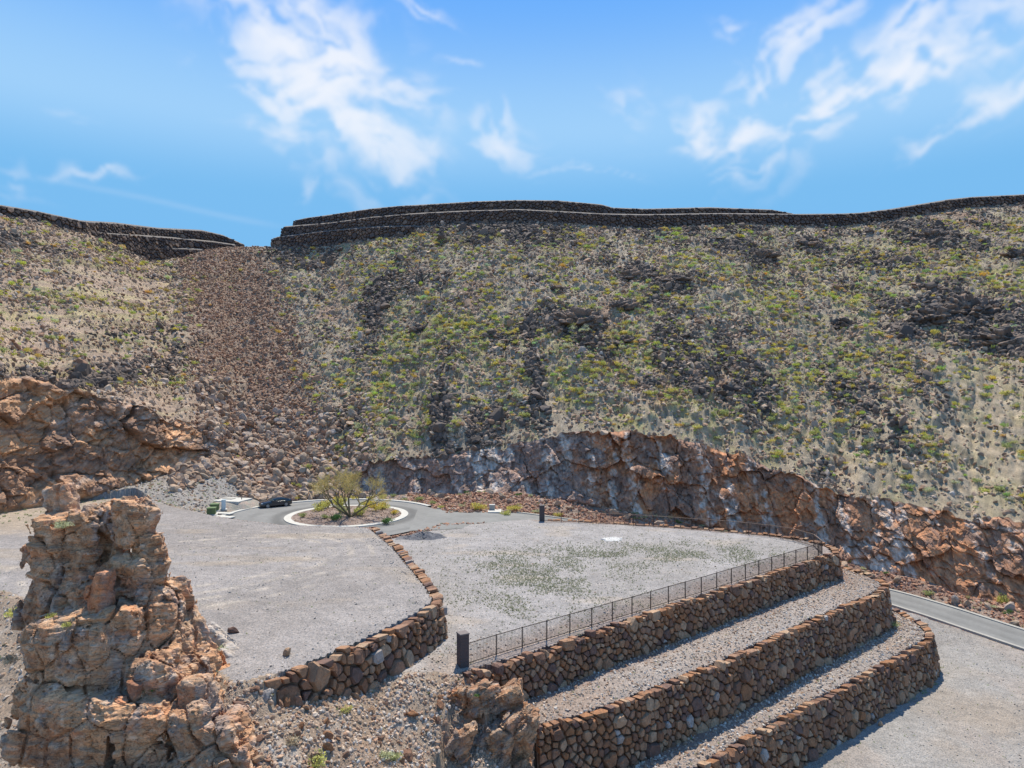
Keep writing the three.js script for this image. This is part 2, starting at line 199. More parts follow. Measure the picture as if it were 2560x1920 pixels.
// ground sheet, cut into its named pieces
{
  const xs = [], ds = []; for (let x = -112; x < -74; x += 1.2) xs.push(x); for (let x = -74; x < 76; x += 0.3) xs.push(x); for (let x = 76; x < 112; x += 1.2) xs.push(x);
  for (let d = 14; d < 34; d += 0.8) ds.push(d); for (let d = 34; d < 128; d += 0.3) ds.push(d);
  const nx = xs.length, ny = ds.length, Z = new Uint8Array(nx * ny), Hh = new Float32Array(nx * ny), keep = new Uint8Array(nx * ny);
  for (let j = 0; j < ny; j++) for (let i = 0; i < nx; i++) { const x = xs[i], d = ds[j], k = j * nx + i; if (d > baseAt(x, d).d + 2.5) continue; const g = ground(x, d); keep[k] = 1; Hh[k] = g[0]; Z[k] = g[1]; }
  const colour = (x, d, z) => {
    const a = fbm(x * 0.12, d * 0.12, 2, 4), b = fbm(x * 0.6, d * 0.6, 9, 3), c = noise(x * 2.2, d * 2.2, 4);
    let q;
    if (z === 0) { q = mix3([0.43, 0.405, 0.40], [0.36, 0.335, 0.325], sm(-0.3, 0.4, a)); q = mix3(q, [0.50, 0.42, 0.33], 0.6 * sm(0.15, 0.5, fbm(x * 0.08 + 3, d * 0.25, 6, 3))); const track = Math.abs(Math.hypot(x + 30, d - 66) - 13 - 2.5 * noise(x * 0.05, d * 0.05)); q = mix3(q, [0.60, 0.54, 0.47], 0.75 * (sm(0.5, 0.1, Math.abs(track - 0.9)) + sm(0.4, 0.1, Math.abs(track - 3.1))) * sm(-0.2, 0.3, b)); if (x < -55 && d > 78) q = mix3(q, [0.50, 0.42, 0.34], sm(78, 86, d + 4 * b)); { const t2 = Math.abs(Math.hypot(x + 22, d - 70) - 9 - 1.5 * noise(x * 0.07, d * 0.07)); q = mix3(q, [0.31, 0.295, 0.285], 0.5 * sm(0.35, 0.1, Math.abs(t2 - 0.8)) * sm(-0.1, 0.35, a + b)); const rill = Math.abs(fbm(x * 0.22, d * 0.09, 33, 3)); q = mix3(q, [0.33, 0.31, 0.30], 0.4 * sm(0.05, 0.01, rill)); } }
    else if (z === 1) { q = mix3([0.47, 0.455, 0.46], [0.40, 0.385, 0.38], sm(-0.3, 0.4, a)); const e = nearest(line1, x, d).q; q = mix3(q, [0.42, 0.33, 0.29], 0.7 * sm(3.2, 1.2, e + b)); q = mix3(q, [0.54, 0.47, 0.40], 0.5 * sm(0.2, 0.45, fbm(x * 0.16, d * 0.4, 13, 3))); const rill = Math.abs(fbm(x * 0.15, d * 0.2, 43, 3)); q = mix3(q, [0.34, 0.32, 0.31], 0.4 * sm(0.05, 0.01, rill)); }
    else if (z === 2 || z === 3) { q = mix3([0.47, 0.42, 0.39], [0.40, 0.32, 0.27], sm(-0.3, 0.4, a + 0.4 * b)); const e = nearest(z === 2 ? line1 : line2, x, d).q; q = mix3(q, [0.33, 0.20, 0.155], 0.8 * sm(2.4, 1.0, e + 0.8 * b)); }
    else if (z === 4) { q = mix3([0.47, 0.37, 0.28], [0.38, 0.27, 0.19], sm(-0.3, 0.3, a)); q = mix3(q, [0.50, 0.45, 0.40], 0.6 * sm(0.1, 0.5, b)); }
    else if (z === 5) { q = mix3([0.43, 0.42, 0.41], [0.40, 0.35, 0.30], sm(-0.2, 0.5, a)); q = mix3(q, [0.46, 0.40, 0.36], 0.5 * sm(0.1, 0.4, fbm(x * 0.3, d * 0.1, 3, 3))); }
    else { q = x < -40 ? mix3([0.42, 0.40, 0.38], [0.38, 0.32, 0.27], sm(-0.2, 0.4, a)) : mix3([0.34, 0.215, 0.165], [0.40, 0.31, 0.25], sm(-0.2, 0.4, a + 0.5 * b)); }
    const k = 1 + 0.14 * c + 0.16 * b + 0.1 * a; return [q[0] * k * 1.1, q[1] * k * 1.04, q[2] * k * 0.985];
  };
  const names = { 0: 'gravel_pad', 1: 'gravel_pad', 2: 'terrace', 3: 'terrace', 4: 'rubble_slope', 5: 'lower_gravel_pad', 6: 'debris_slope', 7: 'road_bed' };
  const labels = { 0: 'raised grey gravel pad behind the rock pinnacle', 1: 'fenced grey gravel pad with weeds', 2: 'gravel terrace below the fence', 3: 'gravel terrace between the two lower stone walls', 4: 'steep rubble slope in front of the pads', 5: 'flat gravel pad below the lowest stone wall beside the road', 6: 'reddish debris slope at the foot of the cut cliff', 7: 'earth bed under the road' };
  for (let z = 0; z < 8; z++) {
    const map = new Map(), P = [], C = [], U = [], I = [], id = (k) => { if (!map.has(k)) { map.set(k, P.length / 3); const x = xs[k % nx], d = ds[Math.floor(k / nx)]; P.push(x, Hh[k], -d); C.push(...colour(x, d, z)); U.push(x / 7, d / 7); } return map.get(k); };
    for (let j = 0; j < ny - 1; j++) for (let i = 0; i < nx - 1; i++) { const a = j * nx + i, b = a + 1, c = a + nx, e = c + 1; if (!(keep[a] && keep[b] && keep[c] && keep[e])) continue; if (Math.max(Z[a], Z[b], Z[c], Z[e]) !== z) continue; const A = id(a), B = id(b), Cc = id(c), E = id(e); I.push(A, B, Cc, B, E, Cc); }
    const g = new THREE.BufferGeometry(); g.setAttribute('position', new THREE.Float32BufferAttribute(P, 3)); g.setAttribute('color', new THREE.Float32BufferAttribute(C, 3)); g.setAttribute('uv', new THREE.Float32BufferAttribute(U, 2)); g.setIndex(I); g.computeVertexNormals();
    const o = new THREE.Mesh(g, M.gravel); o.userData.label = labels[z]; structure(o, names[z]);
  }
  // land beyond the sheet, down in the valley and behind the ridge
  const far = new THREE.Mesh(gridGeo(60, 60, (i, j) => { const x = (i - 29.5) * 40, z = (j - 29.5) * 40; return [x, -34 + 3 * fbm(x * 0.01, z * 0.01, 3, 2), z]; }, () => [0.45, 0.38, 0.31], (i, j) => [i * 5, j * 5]), M.gravel); structure(far, 'ground');
}

// ---------------------------------------------------------------- hillside above the cut
const HC = { p0: -640, p1: 3060, n: 960, m: 320 };
const ribs = (px, v) => 2.2 * fbm(px / 190 + v * 0.8, v * 1.5, 21, 3) + 0.9 * fbm(px / 60, v * 5, 31, 3);
const colCache = new Map();
const colAt = (px) => { const k = Math.round(px * 4); if (!colCache.has(k)) colCache.set(k, column(px)); return colCache.get(k); };
function hillPoint(px, v, rough = 1) {
  const c = colAt(px), p = new THREE.Vector3().lerpVectors(c.top, c.ridge, v), fade = sm(0, 0.06, v) * sm(1, 0.93, v);
  const chute = sm(520, 620, px + 60 * (1 - v)) * sm(860, 740, px + 100 * v);
  const n = (ribs(px, v) * (1 - 0.6 * chute) - 1.8 * chute * Math.sin(v * Math.PI)) * fade + Math.sin(v * Math.PI) * (px > 900 ? 2.2 : 0.6) * sm(900, 1300, px);
  p.y += n * 0.85; p.z += n * 0.5;
  if (rough) { const a = 0.7 * fbm(p.x * 0.45, p.y * 0.45, p.z * 0.2, 3) + 0.6 * fbm(p.x * 1.2, p.y * 1.2, 3, 3); p.y += a * fade; p.z += a * 0.6 * fade; }
  return p;
}
const pyOf = (p) => 960 + FOC * (EYE - p.y) / -p.z;
function hillAt(px, py) { let a = 0, b = 1; for (let i = 0; i < 22; i++) { const m = (a + b) / 2; if (pyOf(hillPoint(px, m, 0)) > py) a = m; else b = m; } return { v: (a + b) / 2, p: hillPoint(px, (a + b) / 2) }; }
// patches of dark talus and rock, located once on the hillside: centre, half width, half height (metres), strength
const dark = [[1100, 1060, 3.2, 9, 1], [1100, 960, 3, 8, 0.7], [1335, 930, 1.9, 11, 1], [1210, 1070, 4, 6, 0.75], [1330, 1050, 3, 4, 0.6], [930, 790, 5, 12, 0.6], [1580, 680, 6, 4, 1], [1680, 700, 6, 4, 0.9], [1340, 580, 14, 6, 0.55], [2420, 770, 12, 8, 0.9], [2300, 800, 9, 5, 0.8], [2030, 610, 5, 5, 0.9], [1880, 630, 8, 5, 0.8], [2330, 590, 12, 8, 0.8], [1400, 800, 9, 5, 0.7], [1690, 880, 5, 7, 0.8], [1860, 970, 6, 9, 0.7], [2200, 1050, 5, 9, 0.6], [1180, 560, 22, 8, 0.5], [780, 640, 12, 8, 0.6], [430, 900, 2.5, 9, 0.5], [540, 860, 3.5, 8, 0.6], [1000, 700, 12, 6, 0.5], [700, 1030, 9, 2, 0.7], [570, 700, 4, 7, 0.5], [160, 620, 10, 3, 0.4], [2180, 660, 10, 5, 0.5], [1750, 560, 16, 5, 0.6], [2500, 860, 8, 6, 0.8]].map(([a, b, w, h, k]) => { const p = hillAt(a, b).p; return [p.x, p.y, w * 0.82, h * 0.85, k * 0.9]; });
const grassy = [[1200, 830, 22, 3, 1], [1040, 900, 9, 12, 0.5], [1450, 760, 10, 2, 0.8], [1000, 620, 20, 6, 0.5], [1700, 1000, 22, 8, 0.45], [950, 1000, 8, 9, 0.6], [1900, 700, 30, 8, 0.4], [400, 760, 5, 14, 0.5], [2350, 700, 22, 10, 0.45], [1500, 880, 18, 10, 0.5], [130, 930, 9, 3, 0.4]].map(([a, b, w, h, k]) => { const p = hillAt(a, b).p; return [p.x, p.y, w, h, k]; });
const bare = [[85, 700, 2.6, 7, 1], [140, 790, 2.6, 6, 1], [1375, 1010, 2.2, 8, 0.9], [1400, 1080, 6, 3, 0.8], [2440, 1120, 13, 9, 0.9], [2250, 1180, 9, 5, 0.8], [2050, 1130, 8, 5, 0.6], [1600, 1040, 9, 4, 0.8], [1150, 720, 7, 2.5, 0.7], [60, 860, 6, 4, 0.8], [250, 850, 5, 4, 0.6], [1270, 660, 8, 2, 0.6], [2500, 960, 8, 7, 0.7], [1850, 1080, 7, 5, 0.6], [1000, 860, 5, 3, 0.5], [480, 1010, 3, 3, 0.8], [1560, 625, 3, 6, 0.7]].map(([a, b, w, h, k]) => { const p = hillAt(a, b).p; return [p.x, p.y, w, h, k]; });
const patch = (list, p) => { let s = 0, f = null, wx = 0, wy = 0; for (const [x, y, w, h, k] of list) { if (Math.abs(p.x - x) > w * 2.6 + 3 || Math.abs(p.y - y) > h * 2.6 + 3) continue; if (f === null) { f = fbm(p.x * 0.3, p.y * 0.3, 8, 4); wx = 2.6 * fbm(p.x * 0.12, p.y * 0.12, 18, 3); wy = 4 * fbm(p.x * 0.1, p.y * 0.1, 28, 3); } const a = (p.x + wx - x) / w, b = (p.y + wy - y) / h, r = a * a + b * b; if (r < 5) s += k * sm(1.9, 0.1, r + 2.4 * f); } return clamp(s, 0, 1); };
const chuteMask = (px, v) => sm(430, 560, px + 40 * v) * sm(900, 760, px + 175 * v);
function hillColour(px, v, p) {
  const a = fbm(p.x * 0.07, p.y * 0.07, 1, 4), b = fbm(p.x * 0.5, p.y * 0.5, 2, 3), c = fbm(p.x * 1.9, p.y * 1.9, 3, 2), ch = chuteMask(px, v) * sm(0.35, 0.5, chuteMask(px, v) + 0.25 * b);
  let q = mix3([0.43, 0.355, 0.265], [0.35, 0.285, 0.215], sm(-0.3, 0.3, a));
  if (px < 620) q = mix3(q, [0.50, 0.36, 0.265], sm(620, 380, px) * 0.85);
  if (px > 1500) q = mix3(q, [0.52, 0.42, 0.29], sm(0.5, 0.1, v) * sm(1500, 2000, px) * 0.7);
  q = mix3(q, [0.40, 0.37, 0.16], 0.5 * sm(-0.05, 0.45, b + 0.3 * a) * (1 - ch));
  q = mix3(q, [0.48, 0.45, 0.11], 0.8 * patch(grassy, p) * sm(-0.2, 0.35, b + 0.5 * c));
  q = mix3(q, [0.33, 0.205, 0.14], ch * (0.55 + 0.5 * b)); q = mix3(q, [0.36, 0.34, 0.30], ch * sm(0.35, 0.15, v) * sm(0.05, 0.2, v) * sm(-0.1, 0.3, a + b));
  q = mix3(q, px < 500 ? [0.60, 0.46, 0.36] : [0.56, 0.46, 0.34], 0.42 * patch(bare, p));
  const dk = clamp(patch(dark, p) + 0.35 * sm(0.12, 0.5, fbm(p.x * 0.16, p.y * 0.16, 12, 4)) + 0.2 * sm(0.55, 0.95, v) * sm(-0.2, 0.3, b), 0, 1);
  q = mix3(q, [0.15, 0.115, 0.092], dk * sm(-0.3, 0.45, c + 0.3 * b) * 0.3);
  q = mix3(q, [0.36, 0.185, 0.12], 0.5 * sm(0.3, 0.6, fbm(p.x * 0.11 + 40, p.y * 0.11, 5, 3)));
  return [q[0] * 1.62, q[1] * 1.57, q[2] * 1.52].map((x) => x * (1 + 0.45 * c));
}
{
  const { p0, p1, n, m } = HC, cache = [];
  const g = gridGeo(n, m + 2, (i, j) => { const px = lerp(p0, p1, i / (n - 1)), v = Math.min(1, j / (m - 1)), p = hillPoint(px, v); if (j === m) { p.y -= 1.5; p.z -= 6; } if (j === m + 1) { p.y -= 34; p.z -= 60; } return p.toArray(); },
    (i, j, p) => hillColour(lerp(p0, p1, i / (n - 1)), Math.min(1, j / (m - 1)), new THREE.Vector3(...p)), (i, j, p) => [p[0] / 5, (p[1] - p[2]) / 5.5]);
  const o = new THREE.Mesh(g, M.hill); o.userData.label = 'rocky desert hillside above the cut cliffs'; structure(o, 'hillside');
}
// ---------------------------------------------------------------- cut cliffs
function cliff(p0, p1, step, rows, warm, label) {
  const n = Math.round((p1 - p0) / step) + 1, info = [];
  for (let i = 0; i < n; i++) { const px = p0 + i * step, c = colAt(px), c2 = colAt(px + 6), out = new THREE.Vector3(c2.base.x - c.base.x, 0, c2.base.z - c.base.z).normalize(); info.push({ px, c, out: new THREE.Vector3(-out.z, 0, out.x) }); }
  const store = [];
  const g = gridGeo(n, rows, (i, j) => {
    const { c, out } = info[i], v = j / (rows - 1), p = new THREE.Vector3().lerpVectors(c.base, c.top, v); p.y -= 0.8 * (1 - v);
    const prof = sm(0, 0.12, v) * sm(1, 0.965, v), high = c.tall;
    const q = [p.x, p.y, p.z];
    const wx = q[0] + 0.8 * fbm(q[0] * 0.5, q[1] * 0.5, q[2] * 0.5, 2), wy = q[1] + 0.8 * fbm(q[0] * 0.5, q[1] * 0.5, 7, 2);
    worley(wx / 4.2, wy / 5.2 + wx * 0.05, q[2] / 6); const id1 = W.id, e1 = W.f2 - W.f1, t1 = (wx / 4.2 - W.cx) * (hash3(id1 * 1e4, 1, 1) - 0.5) + (wy / 5.2 + wx * 0.05 - W.cy) * (hash3(id1 * 1e4, 2, 1) - 0.75);
    worley(wx / 1.3, wy / 1.6, q[2] / 2 + 31); const id2 = W.id, e2 = W.f2 - W.f1, t2 = (wx / 1.3 - W.cx) * (hash3(id2 * 1e4, 1, 1) - 0.5) + (wy / 1.6 - W.cy) * (hash3(id2 * 1e4, 2, 1) - 0.7);
    let s = 2.0 * (id1 - 0.45) + 2.2 * t1 + 0.5 * (id2 - 0.5) + 0.9 * t2 - 0.3 * sm(0.06, 0, e1) - 0.1 * sm(0.06, 0, e2) + 0.35 * Math.abs(fbm(q[0] * 0.8, q[1] * 0.45, 5, 4)) + 0.5 * fbm(q[0] * 1.9, q[1] * 1.2, 15, 4) + 0.8 * sm(0.3, 0, v);
    worley(wx / 0.55, wy / 0.75, q[2] + 57); s += 0.22 * (W.id - 0.5) + 0.3 * ((wx / 0.55 - W.cx) * (hash3(W.id * 1e4, 1, 1) - 0.5) + (wy / 0.75 - W.cy) * (hash3(W.id * 1e4, 2, 1) - 0.7));
    s *= prof * (0.25 + 0.75 * high) * (warm ? 0.78 : 1);
    p.addScaledVector(out, s); p.y += 0.25 * fbm(q[0] * 1.1, q[1] * 1.1, 77, 2) * prof; store[j * n + i] = [id1, id2, e1, e2, v]; return p.toArray();
  }, (i, j, p) => {
    const [id1, id2, e1, e2, v] = store[j * n + i], px = info[i].px, a = fbm(p[0] * 0.28, p[1] * 0.28, 3, 4), b = fbm(p[0] * 1.1, p[1] * 1.1, 6, 3), st = fbm(p[0] * 0.55 + 0.5 * a, p[1] * 0.13, 9, 4), fine = noise(p[0] * 3.1, p[1] * 3.1, 3);
    let q = warm ? mix3([0.42, 0.18, 0.08], [0.26, 0.145, 0.095], sm(-0.25, 0.25, a + 0.5 * (id1 - 0.5))) : mix3([0.44, 0.24, 0.125], [0.27, 0.15, 0.09], sm(-0.25, 0.3, a + 0.7 * (id1 - 0.5)));
    if (warm) { q = mix3(q, [0.24, 0.175, 0.145], 0.75 * sm(1560, 1380, px + 90 * b)); q = mix3(q, [0.43, 0.185, 0.075], sm(1950, 2250, px) * sm(-0.35, 0.25, b + a) * 0.6); }
    q = mix3(q, [0.49, 0.415, 0.345], (warm ? 0.72 : 0.34) * sm(0.08, 0.46, st + 0.55 * b + 0.15 * fine)); q = mix3(q, [0.15, 0.10, 0.08], 0.55 * sm(0.18, 0.5, fbm(p[0] * 0.8 + 7, p[1] * 0.8, 19, 4)));
    return q.map((x) => x * (0.92 + 0.34 * (id2 - 0.5) + 0.3 * fine) * 2.05);
  }, (i, j, p) => [p[0] / 4, p[1] / 4 + p[2] / 9]);
  const gg = g.toNonIndexed(); gg.computeVertexNormals();
  const o = new THREE.Mesh(gg, M.rock); o.userData.label = label; structure(o, 'cliff_face');
}
cliff(-420, 594, 2.4, 116, false, 'brown cut rock face at the foot of the pinkish slope');
cliff(856, 2800, 2.4, 104, true, 'long rust and white stained cut rock face behind the road');

// ---------------------------------------------------------------- rubble stone retaining walls
function stoneGeo(poly, cx, cy, depth, bulge) {     // poly in wall plane (s, y); a chunky stone of about 40 triangles
  const n = poly.length, rings = [], tiltS = rr(-0.25, 0.25), tiltY = rr(-0.3, 0.2), size = Math.sqrt(Math.abs(poly.reduce((a, p, i) => { const q = poly[(i + 1) % n]; return a + p[0] * q[1] - q[0] * p[1]; }, 0) / 2));
  const ring = (k, z, jz) => poly.map(([s, y]) => { const a = (s - cx) * k, b = (y - cy) * k; return [a, b, z + rr(-jz, jz) + (z > -0.1 ? a * tiltS + b * tiltY : 0)]; });
  rings.push(ring(0.85, -depth, 0.03), ring(1, -0.1 * size, 0.06 * size), ring(rr(0.74, 0.92), bulge * size, 0.06 * size));
  const P = [], U = [], ou = rnd() * 5, ov = rnd() * 5, tri = (a, b, c) => { for (const q of [a, b, c]) { P.push(...q); U.push((q[0] + q[2] * 0.6) / 2.2 + ou, (q[1] + q[2] * 0.6) / 2.2 + ov); } };
  for (let r = 0; r < 2; r++) for (let i = 0; i < n; i++) { const j = (i + 1) % n, a = rings[r][i], b = rings[r][j], c = rings[r + 1][i], d = rings[r + 1][j]; tri(a, b, d); tri(a, d, c); }
  const mid = [rr(-0.1, 0.1) * size, rr(-0.1, 0.1) * size, bulge * size * rr(0.95, 1.25)]; for (let i = 0; i < n; i++) tri(rings[2][i], rings[2][(i + 1) % n], mid);
  const g = new THREE.BufferGeometry(); g.setAttribute('position', new THREE.Float32BufferAttribute(P, 3)); g.setAttribute('uv', new THREE.Float32BufferAttribute(U, 2)); g.computeVertexNormals(); return { g, size };
}
function stoneWall({ name, label, group, path, size, batter = 0.1, mats, maxParts = 300, sides = 7, spread = 0.5, s = 1, out = 0.62, gap = 0.06, jag = 0.28, deep = 0.9 }) {   // path of [x, depth, top, bottom]; s = which side faces out
  const root = new THREE.Group(), curve = new THREE.CatmullRomCurve3(path.map(([x, d]) => new THREE.Vector3(x, 0, -d)), false, 'catmullrom', 0.2), L = curve.getLength(), N = Math.max(40, Math.round(L / 0.4)), pts = curve.getSpacedPoints(N);
  curve.arcLengthDivisions = 800;
  const cum = [0]; { let acc = 0; for (let i = 1; i < path.length; i++) { acc += Math.hypot(path[i][0] - path[i - 1][0], path[i][1] - path[i - 1][1]); cum.push(acc); } }
  const tb = (q) => { const u = clamp(q / L, 0, 1) * cum[cum.length - 1]; let i = 0; while (i < cum.length - 2 && cum[i + 1] < u) i++; const t = clamp((u - cum[i]) / (cum[i + 1] - cum[i]), 0, 1); return [lerp(path[i][2], path[i + 1][2], t), lerp(path[i][3], path[i + 1][3], t)]; };
  const frame = (q) => { const f = clamp(q / L, 0, 0.99999) * N, i = Math.floor(f), p = new THREE.Vector3().lerpVectors(pts[i], pts[i + 1], f - i), t = new THREE.Vector3().subVectors(pts[Math.min(N, i + 2)], pts[Math.max(0, i - 1)]).normalize(); p.addScaledVector(t, q - clamp(q, 0, L)); return { p, t, n: new THREE.Vector3(-t.z * s, 0, t.x * s) }; };
  let hMax = 0; for (let i = 0; i <= 50; i++) { const [a, b] = tb(L * i / 50); hMax = Math.max(hMax, a - b); }
  // seeds by dart throwing with uneven sizes
  const seeds = [], cell = size * 1.6, H = new Map(), key = (a, b) => Math.floor(a / cell) + ':' + Math.floor(b / cell), near = (a, b, R) => { const out = [], r = Math.ceil(R / cell), i0 = Math.floor(a / cell), j0 = Math.floor(b / cell); for (let i = -r; i <= r; i++) for (let j = -r; j <= r; j++) { const k = H.get((i0 + i) + ':' + (j0 + j)); if (k) out.push(...k); } return out; };
  const tries = Math.round(L * hMax / (size * size) * 22);
  for (let k = 0; k < tries; k++) { const a = rnd() * L, y = rnd() * hMax; const [top, bot] = tb(a); if (y > top - bot) continue; const r = size * lerp(1 - spread * 0.55, 1 + spread * 0.8, (rnd() ** 1.6) * (1 - k / tries)) * lerp(1.08, 0.85, y / hMax) * 0.92; if (near(a, y, size * 2).some((q) => Math.hypot((q[0] - a) * 0.88, q[1] - y) < (q[2] + r) * 0.5)) continue; const e = [a, y, r]; seeds.push(e); const kk = key(a, y); if (!H.has(kk)) H.set(kk, []); H.get(kk).push(e); }
  const stones = [];
  for (const e of seeds) {
    const [a, y, r] = e, [top, bot] = tb(a), hh = top - bot; let poly = [[a - size * 2, y - size * 2], [a + size * 2, y - size * 2], [a + size * 2, y + size * 2], [a - size * 2, y + size * 2]];
    const clip = (nx, ny, c) => { const out = []; for (let i = 0; i < poly.length; i++) { const p = poly[i], q = poly[(i + 1) % poly.length], dp = p[0] * nx + p[1] * ny - c, dq = q[0] * nx + q[1] * ny - c; if (dp <= 0) out.push(p); if ((dp < 0 && dq > 0) || (dp > 0 && dq < 0)) { const t = dp / (dp - dq); out.push([lerp(p[0], q[0], t), lerp(p[1], q[1], t)]); } } poly = out; };
    for (const q of near(a, y, size * 2.6)) { if (q === e) continue; let nx = q[0] - a, ny = q[1] - y; const dd = Math.hypot(nx, ny); if (dd > size * 3) continue; nx /= dd; ny /= dd; const m = dd * 0.5 + (r - q[2]) * 0.25; clip(nx, ny, nx * a + ny * y + m); }
    clip(0, 1, hh + rr(-jag, jag) * size); clip(0, -1, 0.3); clip(1, 0, L); clip(-1, 0, 0);
    if (poly.length < 3) continue;
    // gap, and knocked-off corners
    let cx = 0, cy = 0; for (const p of poly) { cx += p[0] / poly.length; cy += p[1] / poly.length; }
    poly = poly.map(([u, v]) => { const q = Math.hypot(u - cx, v - cy), k = Math.max(0.4, 1 - gap * size / q); return [cx + (u - cx) * k, cy + (v - cy) * k]; });
    const cut = []; for (let i = 0; i < poly.length; i++) { const p = poly[(i + poly.length - 1) % poly.length], q = poly[i], o = poly[(i + 1) % poly.length], l1 = Math.hypot(p[0] - q[0], p[1] - q[1]), l2 = Math.hypot(o[0] - q[0], o[1] - q[1]); if (l1 < size * 0.16 && cut.length) continue; const k = rr(0.08, 0.26); if (poly.length < sides && rnd() < 0.6 && l1 > size * 0.4 && l2 > size * 0.4) { cut.push([lerp(q[0], p[0], k), lerp(q[1], p[1], k)], [lerp(q[0], o[0], k), lerp(q[1], o[1], k)]); } else cut.push([q[0] + (cx - q[0]) * 0.05, q[1] + (cy - q[1]) * 0.05]); }
    if (cut.length < 3) continue;
    const { g, size: sz } = stoneGeo(cut, cx, cy, size * deep, rr(0.05, 0.2)); if (sz < size * 0.22) continue;
    const f = frame(cx), [, bt] = tb(cx), pos = f.p.clone().addScaledVector(f.n, out + batter * (hh - cy) + rr(-0.07, 0.09) * size); pos.y = bt + cy;
    const tl = Math.atan(batter), up = new THREE.Vector3(0, Math.cos(tl), 0).addScaledVector(f.n, -Math.sin(tl)), zz = f.n.clone().multiplyScalar(Math.cos(tl)).add(new THREE.Vector3(0, Math.sin(tl), 0)), xx = new THREE.Vector3().crossVectors(up, zz);
    if (xx.dot(f.t) < 0) { g.scale(1, 1, 1); }
    const mtx = new THREE.Matrix4().makeBasis(f.t, up, zz); if (mtx.determinant() < 0) { const A = g.attributes.position.array; for (let i = 0; i < A.length; i += 9) for (let c = 0; c < 3; c++) { const t = A[i + c]; A[i + c] = A[i + 3 + c]; A[i + 3 + c] = t; } for (let i = 0; i < A.length; i += 3) A[i] = -A[i]; g.computeVertexNormals(); mtx.makeBasis(f.t.clone().negate(), up, zz); }
    const toEye = new THREE.Vector3(0, EYE, 0).sub(pos), facing = zz.dot(toEye) / toEye.length(), px = 1280 + FOC * pos.x / -pos.z, seen = facing > 0.02 && px > -60 && px < 2620 && pyOf(pos) < 1990 ? sz * sz * (0.2 + facing) / toEye.lengthSq() : 0;
    stones.push({ g, pos, q: new THREE.Quaternion().setFromRotationMatrix(mtx), seen });
  }
  stones.sort((a, b) => b.seen - a.seen);
  const rest = new Map();
  stones.forEach((e, i) => {
    const m = mats ? pick(mats) : stoneMat();
    if (i < maxParts && e.seen > 0) { const o = part(root, 'stone', e.g, m); o.position.copy(e.pos); o.quaternion.copy(e.q); }
    else { e.g.applyMatrix4(new THREE.Matrix4().compose(e.pos, e.q, new THREE.Vector3(1, 1, 1))); if (!rest.has(m)) rest.set(m, []); rest.get(m).push(e.g); }
  });
  for (const [m, list] of rest) { const o = part(root, 'stone_mass', mergeGeometries(list), m); o.userData.kind = 'stuff'; }
  // earth core behind the stones
  const core = gridGeo(N + 1, 2, (i, j) => { const q = L * i / N, f = frame(q), [t, b] = tb(q), h = j ? t - b - size * 0.35 : -0.4, p = f.p.addScaledVector(f.n, out + batter * (t - b - h) - size * 0.46); return [p.x, b + h, p.z]; }, null, (i, j) => [i, j]);
  part(root, 'earth_core', core, M.core);
  tag(root, label, 'stone wall', group, 'thing'); add(root, name);
  return stones.length;
}
reseed(11);
void (0, stoneWall({ name: 'retaining_wall', label: 'brown rubble stone wall directly below the metal fence, uppermost of three tiers', path: line1.map(([x, d], i) => [x, d, i < 2 ? -0.25 : i < 9 ? -0.1 : -0.15, i === 0 ? -2.2 : i < 13 ? -3.25 : -1.5]), size: 0.72, batter: 0.1, spread: 1.05 }),
  stoneWall({ name: 'retaining_wall', label: 'brown rubble stone wall between the two gravel terraces, middle of three tiers', path: line2.map(([x, d]) => [x, d, -3.12, -7.6]), size: 0.74, batter: 0.11, spread: 1.05 }),
  stoneWall({ name: 'retaining_wall', label: 'brown rubble stone wall standing on the lower gravel pad, lowest of three tiers', path: line3.map(([x, d]) => [x, d, -7.4, -11.6]), size: 0.74, batter: 0.16, spread: 1.05 }),
  stoneWall({ name: 'retaining_wall', label: 'curving wall of large brown boulders holding up the gravel pad beside the pinnacle', path: lineL.map(([x, d], i) => { const b = [-0.1, -0.1, -0.1, -0.1, -0.2, -0.2, -0.2, -0.2, -0.2, 0.1, 0.7, 0.9, 1.2][i], t = hLeft(d) + (i > 10 ? [-0.5, -0.8][i - 11] : 0.08); return [x, d, t, b]; }), size: 0.86, batter: 0.12, spread: 1.1, s: -1, deep: 0.8 }));
